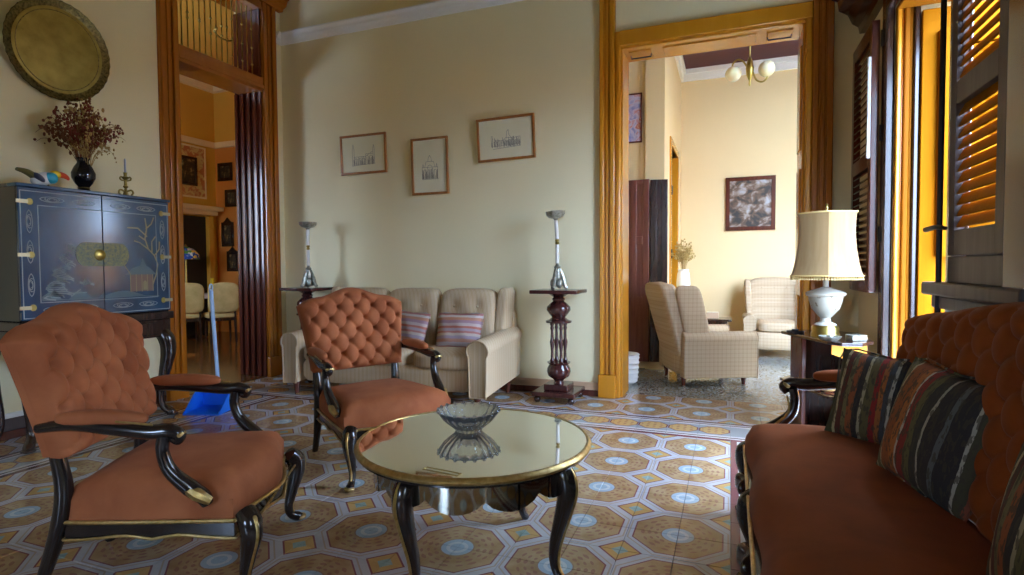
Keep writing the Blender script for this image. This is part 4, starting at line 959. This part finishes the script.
# ------------------------------------------------------------------ long-handled dustpan
dp = thing('dustpan', 'blue long-handled plastic dustpan standing near the dining doorway', 'dustpan', (-4.10, 3.50, 0), R(18))
def pan(u, v):
    x, y = (u - .5) * .30, (v - .5) * .28; return x, y, .006 + .012 * v
MB().surf(pan, 2, 2, lambda u, v: (pan(u, v)[0], pan(u, v)[1], 0)).build('pan_floor', 'blue_plastic', dp, smooth=0)
for s in (-1, 1): MB().prism([(-.14, .006), (.14, .006), (.14, .18), (.04, .16), (-.10, .04)], s * .15 - .004, s * .15 + .004, lambda a, z, x: (x, a, z)).build('pan_side', 'blue_plastic', dp, smooth=0)
bxo('pan_back', 'blue_plastic', (-.15, .15, .136, .146, .006, .20), dp, .004); bxo('pan_hood', 'blue_plastic', (-.15, .15, .05, .146, .188, .20), dp, .004)
MB().tube([(0, .13, .12), (0, .128, .18)], .02, 10, 1).build('socket', 'blue_plastic', dp)
MB().tube([(0, .128, .17), (-.01, .07, 1.02)], .016, 10, 1).build('handle', 'pale_blue_plastic', dp)
MB().tube([(-.01, .07 + .022 * cos(a), 1.045 + .028 * sin(a)) for a in [i * PI / 6 for i in range(13)]], .007, 6, 2).build('hanging_loop', 'pale_blue_plastic', dp)

# ------------------------------------------------------------------ corner table and lamp
st = thing('corner_table', 'small dark wooden table with an open shelf in the window corner', 'side table', (0, 0, 0))
pl = [(.351, 4.575), (.575, 4.03), (.64, 3.96), (.76, 3.98), (.845, 4.12), (.845, 4.58), (.70, 4.73), (.42, 4.70)]
MB().prism(pl, .70, .722, lambda x, y, z: (x, y, z)).build('table_top', 'dark_wood', st, smooth=0, bevel=.006)
sc_ = lambda k: [(.61 + (x - .61) * k, 4.36 + (y - 4.36) * k) for x, y in pl]
MB().prism(sc_(.82), .36, .38, lambda x, y, z: (x, y, z)).build('shelf', 'red_wood', st, smooth=0)
MB().prism(sc_(1.02), .355, .375, lambda x, y, z: (x, y, z)).build('shelf_edge', 'dark_wood', st, smooth=0, bevel=.005)
MB().prism(sc_(.80), .03, .06, lambda x, y, z: (x, y, z)).build('bottom_shelf', 'red_wood', st, smooth=0)
def upright(a, b, t=.03, z0=0, z1=.70, m='red_wood'):
    a, b = Vector(a), Vector(b); n = Vector((-(b - a).y, (b - a).x)).normalized() * t
    MB().prism([(a.x, a.y), (b.x, b.y), (b.x + n.x, b.y + n.y), (a.x + n.x, a.y + n.y)], z0, z1, lambda x, y, z: (x, y, z)).build('side_panel', m, st, smooth=0, bevel=.003)
upright((.41, 4.53), (.47, 4.38)); upright((.46, 4.66), (.80, 4.62), m='dark_wood'); upright((.82, 4.15), (.82, 4.58), m='dark_wood')
MB().prism([(0, .70), (.24, .70), (.24, .44), (.20, .52), (.13, .56), (.06, .62), (0, .64)], 0, .022, lambda u, z, d: (.60 + u * .88, 4.03 + u * .42 + d, z)).build('bracket', 'amber_wood', st, smooth=0)  # brighter wood stands in for daylight falling on this panel
MB().prism([(0, 0), (.05, 0), (.05, .44), (0, .44)], 0, .022, lambda u, z, d: (.77 + u * .88, 4.115 + u * .42 + d, z)).build('leg', 'dark_wood', st, smooth=0)
lp = thing('table_lamp', 'white urn table lamp with a cream fringed shade on the corner table', 'lamp', (.60, 4.30, .722))
MB().lathe([(.004, 0), (.088, 0), (.088, .02), (.082, .03), (.084, .06), (.076, .075), (.004, .078)], 28).build('lamp_foot', 'brass', lp)
def urn(t, b):
    o = coords(t); x, y, z = xyz(t, o); f = nz(t, o, 26, 3)
    return mixc(t, f.gt(.60) * (z - .23).abs().lt(.05) * .75, (.38, .35, .28), (.11, .07, .025))
mat('painted_porcelain', (.8, .76, .66), .35, urn, **{'Specular IOR Level': .25})
MB().lathe([(.004, .078), (.07, .078), (.062, .088), (.035, .10), (.03, .125), (.05, .145), (.085, .19), (.10, .24), (.104, .27), (.118, .278), (.122, .29), (.112, .30), (.085, .31), (.04, .325), (.018, .335), (.018, .39), (.004, .39)], 32).build('urn', 'painted_porcelain', lp)
MB().tube([(0, 0, .36), (0, 0, .86)], .006, 8, 1).build('stem', 'brass', lp)
MB().lathe([(.002, .855), (.012, .86), (.006, .875), (.01, .885), (.002, .895)], 10).build('finial', 'brass', lp)
mat('shade_silk', (.5, .3, .15), .6, vary((.31, .19, .08), (.38, .245, .115), 30, (1, 1, .06)), **{'Sheen Weight': .1, 'Specular IOR Level': .05, 'Subsurface Weight': .12, 'Subsurface Radius': (.05, .03, .02)})
mat('fringe_gold', (.62, .44, .16), .6)
NS = 6
def shade(a, v, inset=0):
    k = a / (2 * PI / NS); fr = k - math.floor(k); ch = cos(PI / NS) / cos((fr - .5) * 2 * PI / NS); ch = .35 + .65 * ch
    r_ = (.232 - .062 * math.sin(v * PI / 2) ** .8 + .02 * v * v * v) * ch * (1 + .012 * 0) - inset
    return r_ * cos(a + .45), r_ * sin(a + .45), .41 + .415 * v
mb = MB(); mb.surf(lambda u, v: shade(u * 2 * PI, v), 72, 12); mb.surf(lambda u, v: shade(u * 2 * PI, v, .004), 72, 12)
sh = mb.build('lamp_shade', 'shade_silk', lp, smooth=24)
for v in (.0, 1.0): MB().tube([shade(2 * PI * i / 72, v, -.002) for i in range(73)], .006, 6, 1).build('shade_braid', 'fringe_gold', sh)
mb = MB()
for i in range(84):
    x, y, z = shade(2 * PI * i / 84, 0); mb.tube([(x, y, z), (x, y, z - .018)], .002, 4, 1); mb.sphere((x, y, z - .022), .0062, 5)
tag(mb.build('bead_fringe', 'fringe_gold', sh), kind='stuff')
ad = thing('silver_dish', 'small silver dish beside the lamp on the corner table', 'dish', (.60, 4.10, .722))
MB().lathe([(.004, 0), (.045, 0), (.062, .018), (.066, .026), (.058, .024), (.04, .008), (.004, .008)], 24, lobes=8, amp=.04).build('dish_body', 'pewter', ad); MB().lathe([(.004, .01), (.025, .012), (.018, .03), (.004, .034)], 12).build('dish_lid', 'pewter', ad)
bx1 = thing('silver_box', 'low silver trinket box near the table edge by the lamp', 'box', (.75, 4.12, .722), .5)
MB().superbox((0, 0, .014), (.11, .07, .028), 8, 5).build('box_body', 'pewter', bx1); MB().superbox((0, 0, .032), (.114, .074, .012), 6, 5).build('box_lid', 'pewter', bx1)
tr = thing('black_tray', 'thin black coaster left of the lamp on the corner table', 'coaster', (.435, 4.46, .722), .3)
MB().lathe([(.004, 0), (.055, 0), (.06, .012), (.055, .012), (.05, .005), (.004, .005)], 20).build('coaster_plate', 'black', tr); MB().lathe([(.004, .006), (.022, .006), (.024, .026), (.004, .028)], 16).build('coaster_knob', 'black', tr)
sl = thing('shell_ornament', 'small yellow shell-like ornament on the shelf under the lamp', 'ornament', (.60, 4.13, .381))
MB().superbox((0, 0, .03), (.10, .06, .06), 2.2, 8, lambda x, y, z: (x, y, z * (1 + .25 * sin(x * 60)))).build('shell', 'dry_tan', sl); MB().tube([(.04, 0, .04), (.07, 0, .06), (.06, .01, .085)], [.014, .01, .004], 8).build('shell_tip', 'dry_tan', sl)

# ------------------------------------------------------------------ next room
def wing_chair(label, loc, rz):
    c = thing('wing_armchair', label, 'armchair', loc, rz, 'plaid wing armchairs')
    MB().superbox((.0, 0, .22), (.74, .60, .24), 9, 6).build('base', 'plaid_cloth', c)
    MB().superbox((.07, 0, .40), (.60, .50, .15), 5, 8).build('seat_cushion', 'plaid_cloth', c)
    def bkf(x, y, z): return x - .27 * (z - .25), y * (1 + .16 * max(0, z - .35)), z - .05 * abs(y) * (z > .9)
    b = MB().superbox((-.27, 0, .63), (.16, .64, .82), 6, 14, bkf).build('backrest', 'plaid_cloth', c)
    for yy in (-.16, 0, .16):
        for z in (.60, .76, .90): MB().sphere((-.27 - .27 * (z - .25) + .082, yy, z), .011, 5).build('button', 'plaid_cloth', b)
    for s in (-1, 1):
        def wf_(x, y, z): return x - .24 * (z - .25) + .02, y + s * .06 * max(0, z - .4), z
        MB().superbox((-.14, s * .32, .74), (.26, .09, .54), 5, 10, wf_).build('wing', 'plaid_cloth', c)
        prof = [(-.065, .09), (.065, .09)] + [(.082 * cos(a), .48 + .07 * sin(a)) for a in [R(-35 + 250 * i / 12) for i in range(13)]]
        am = MB().prism(prof, -.34, .40, lambda q, z, a: (a, s * .335 + q, z)).build('arm', 'plaid_cloth', c, smooth=50, bevel=.012, seg=3)
        MB().tube([(.402, s * .335 + q, z) for q, z in prof + prof[:1]], .006, 6, 1).build('arm_piping', 'plaid_cloth', am)
        for xx in (-.30, .32): MB().lathe([(.018, 0), (.028, .11)], 10).build('leg', 'red_wood', c, (xx, s * .27, 0))
    return c
wing_chair('plaid wing armchair seen from behind just beyond the tall doorway', (-.27, 6.27, 0), R(24))
wing_chair('plaid wing armchair facing the viewer against the far wall of the next room', (.58, 8.38, 0), R(-90))
nt = thing('occasional_table', 'dark wooden side table behind the plaid armchair in the next room', 'side table', (-.30, 7.32, 0))
bxo('table_top', 'dark_wood', (-.34, .32, -.18, .18, .54, .565), nt, .006); bxo('apron', 'dark_wood', (-.29, .27, -.14, .14, .47, .54), nt)
for sx in (-.29, .27):
    for sy in (-.13, .13): MB().lathe([(.014, 0), (.02, .1), (.016, .3), (.024, .47)], 10).build('leg', 'dark_wood', nt, (sx, sy, 0))
nv_ = thing('white_vase', 'tall white vase of dried stems in the next room', 'vase', (-.545, 7.33, .565))
MB().lathe([(.03, 0), (.055, 0), (.05, .05), (.075, .25), (.085, .42), (.075, .54), (.06, .58), (.068, .60), (.05, .58), (.06, .4), (.004, .1)], 24).build('vase_body', 'white_porcelain', nv_); MB().lathe([(.056, 0), (.06, .01), (.053, .02)], 20).build('foot_ring', 'white_porcelain', nv_)
bouquet('dried_flower_bunch', 'pale dried stems in the tall white vase of the next room', (-.545, 7.33, 1.15), 34, .44, .15, ['dry_tan', 'cream_cloth', 'dry_tan'], 21, .3, .010)
nb_ = thing('small_book', 'small pale book standing on the side table in the next room', 'book', (-.20, 7.28, .565), .2)
bxo('cover', 'tan_tile', (-.07, .07, -.02, .02, 0, .075), nb_, .003); bxo('pages', 'paper', (-.066, .072, -.016, .016, .003, .078), nb_, .001)
ng = thing('drinking_glass', 'small glass next to the book in the next room', 'glass', (-.36, 7.22, .565)); MB().lathe([(.004, 0), (.03, 0), (.034, .1), (.031, .1), (.027, .008), (.004, .008)], 20).build('tumbler', 'window_glass', ng); MB().lathe([(.004, .009), (.027, .009), (.03, .05), (.004, .05)], 16).build('drink', 'blue_wax', ng)
mat('figure_art', (.4, .35, .3), .6, lambda t, b: ramp(t, nz(t, coords(t), 7, 5, (1, 1, 1.2), dist=.5), [(.40, (.03, .024, .02)), (.50, (.14, .08, .045)), (.58, (.30, .24, .20)), (.68, (.42, .42, .44))]))
mat('blue_art', (.4, .35, .6), .6, lambda t, b: ramp(t, nz(t, coords(t), 9, 4, dist=1), [(.3, (.08, .13, .45)), (.5, (.55, .5, .65)), (.62, (.55, .12, .06)), (.75, (.7, .65, .5))]))
mat('dark_art', (.1, .07, .04), .5, lambda t, b: ramp(t, nz(t, coords(t), 14, 4, dist=.6), [(.35, (.012, .009, .006)), (.55, (.06, .035, .012)), (.70, (.42, .30, .12))]))
frame('large framed brown picture of figures on the far wall of the next room', .265, 2.11, .67, .78, y=NY1, m='red_wood', fw=.055, paper='figure_art', name='framed_picture', lean=R(1))
frame('narrow bluish picture beside the amber casing in the next room', -1.145, 2.93, .36, .57, y=6.75, m='red_wood', fw=.018, paper='blue_art', name='framed_picture', lean=R(1))
ch = thing('globe_chandelier', 'brass ceiling light with round cream globes in the next room', 'chandelier', (.19, 7.0, NZ))
MB().lathe([(.004, 0), (.06, 0), (.05, -.03), (.012, -.05), (.010, -.05)], 20).build('ceiling_cup', 'brass', ch)
MB().tube([(0, 0, -.03), (0, 0, -.62)], .008, 8, 1).build('rod', 'brass', ch)
MB().lathe([(.004, -.92), (.012, -.90), (.008, -.86), (.035, -.80), (.045, -.72), (.03, -.64), (.012, -.60), (.004, -.58)], 18).build('hub', 'brass', ch)
mat('opal_glass', (.85, .78, .52), .25, **{'Subsurface Weight': .2})
for k, a in enumerate((R(172), R(-8))):
    dx, dy = cos(a), sin(a)
    g = MB().tube([(dx * q, dy * q, z) for q, z in ((.03, -.70), (.07, -.63), (.13, -.60), (.18, -.64), (.185, -.69))] if k % 2 == 0 else [(dx * q, dy * q, z) for q, z in ((.03, -.76), (.07, -.86), (.13, -.89), (.175, -.86), (.18, -.82))], .010, 8, 5).build('arm', 'brass', ch)
    MB().sphere((dx * .175, dy * .175, -.755 if k % 2 == 0 else -.755), .088, 16).build('globe', 'opal_glass', g)
bk_ = thing('white_basket', 'white woven basket peeking out behind the amber door casing', 'basket', (-1.0, 5.86, 0))
mb = MB().lathe([(.09, 0), (.115, .02), (.13, .29), (.122, .29), (.10, .03), (.004, .03)], 24)
mb.build('basket_body', 'white_cloth', bk_)
for z in (.05, .10, .15, .20, .25): MB().lathe([(.117 + z * .05, z), (.124 + z * .05, z + .012), (.117 + z * .05, z + .024)], 24).build('woven_band', 'white_cloth', bk_)
MB().lathe([(.125, .285), (.137, .295), (.125, .305)], 24).build('basket_rim', 'white_cloth', bk_)

# ------------------------------------------------------------------ dining room
mt = thing('mantelpiece', 'cream mantelpiece around a black opening in the dining room', 'mantel', (DX0, 7.35, 0))
bxo('fire_opening', 'black', (0, .03, -.48, .48, 0, 2.18), mt, 0); bxo('shelf', 'plaster_pale', (0, .30, -.66, .66, 2.28, 2.36), mt, .01); bxo('shelf_moulding', 'plaster_pale', (0, .22, -.60, .60, 2.20, 2.28), mt, .01)
for s in (-1, 1): bxo('pilaster', 'plaster_amber', (0, .12, s * .54 - .06, s * .54 + .06, 0, 2.20), mt, .008)
mat('floral_panel', (.7, .5, .2), .8, lambda t, b: ramp(t, nz(t, coords(t), 9, 3, dist=1), [(.45, (.66, .46, .16)), (.56, (.50, .16, .05))]))
frame('dark painting in a wide floral mount above the dining room mantel', 7.44, 2.99, .86, .95, wall='left', x=DX0, m='plaster_pale', fw=.03, paper='floral_panel', name='framed_picture', lean=0)
frame('small dark landscape set within the floral mount above the mantel', 7.44, 2.99, .46, .52, wall='left', x=DX0 + .012, m='dark_wood', fw=.04, paper='dark_art', name='framed_picture', lean=0)
for lab, cx, cz, w_, h_ in (('dark framed picture, topmost on the orange dining room wall', -8.93, 3.04, .36, .34), ('dark framed picture, second from the top on the orange dining room wall', -8.79, 2.54, .30, .32), ('tall dark framed portrait, third from the top on the orange dining room wall', -8.90, 1.86, .30, .46), ('small dark framed portrait, lowest on the orange dining room wall', -8.79, 1.35, .28, .38)):
    o = frame(lab, cx, cz, w_, h_, y=DY1, m='dark_wood', fw=.06, paper='dark_art', name='framed_picture', lean=0)
    if h_ > .37: MB().prism([(-.10, h_), (.10, h_), (.05, h_ + .035), (0, h_ + .09), (-.05, h_ + .035)], -.022, 0, lambda u, z, d: (u, d, z)).build('frame_crest', 'dark_wood', o, smooth=0)
def dining_chair(label, loc, rz):
    c = thing('dining_chair', label, 'chair', loc, rz, 'cream dining chairs')
    MB().superbox((0, 0, .45), (.46, .46, .10), 5, 6).build('seat', 'cream_cloth', c); bxo('seat_rail', 'dark_wood', (-.20, .20, -.20, .20, .36, .41), c)
    MB().superbox((-.235, 0, .73), (.07, .46, .46), 5, 10, lambda x, y, z: (x - .15 * (z - .5), y, z + .03 * cos(y * 6) * (z > .7))).build('backrest', 'cream_cloth', c)
    for sx, sy in ((.18, .18), (.18, -.18), (-.2, .18), (-.2, -.18)): MB().tube([(sx * 1.08, sy * 1.04, 0), (sx, sy, .38), (sx, sy, .52 if sx < 0 else .40)], [.016, .022, .02], 8, 2).build('leg', 'dark_wood', c)
    return c
dining_chair('cream upholstered dining chair on the right beyond the doorway', (-7.86, 6.95, 0), R(150))
dining_chair('cream upholstered dining chair partly hidden by the left door casing', (-8.25, 6.62, 0), R(150))
tb = thing('dining_table', 'dark dining table with a pale cloth in the far room', 'table', (-8.72, 7.22, 0))
MB().lathe([(.004, .74), (.33, .74), (.33, .77), (.004, .77)], 32).build('table_top', 'dark_wood', tb); MB().lathe([(.18, 0), (.05, .06), (.04, .4), (.07, .6), (.05, .74), (.004, .74)], 16).build('table_leg', 'dark_wood', tb); MB().lathe([(.004, .771), (.345, .773), (.35, .70), (.345, .70), (.338, .769), (.004, .769)], 32).build('table_runner', 'white_cloth', tb)
cl = thing('pillar_candle', 'yellow pillar candle on the dining table', 'candle', (-8.52, 7.38, .774)); MB().lathe([(.004, 0), (.028, 0), (.028, .27), (.004, .265)], 14).build('wax', 'bird_yellow', cl); MB().tube([(0, 0, .26), (0, 0, .285)], .002, 5, 1).build('wick', 'black', cl)
def tif(t, b):
    v = t.nodes.new('ShaderNodeTexVoronoi'); t.links.new(coords(t), v.inputs[0]); v.inputs['Scale'].default_value = 22
    x, y, z = xyz(t, v.outputs['Color']); return ramp(t, x, [(0, (.02, .08, .40)), (.3, (.55, .60, .55)), (.5, (.10, .35, .05)), (.65, (.70, .55, .08)), (.8, (.05, .15, .5))], True)
mat('stained_glass', (.3, .4, .5), .2, tif)
tl = thing('stained_glass_lamp', 'stained-glass dome lamp in the dining room', 'lamp', (-8.75, 7.06, .774))
MB().lathe([(.09, 0), (.085, .02), (.03, .05), (.015, .1), (.012, .66), (.004, .66)], 18).build('lamp_base', 'brass', tl); MB().lathe([(.22, .60), (.205, .68), (.15, .76), (.06, .81), (.03, .82), (.03, .81), (.14, .75), (.195, .67), (.212, .60)], 32).build('lamp_shade', 'stained_glass', tl); MB().lathe([(.03, .815), (.02, .84), (.004, .86)], 10).build('finial', 'brass', tl)
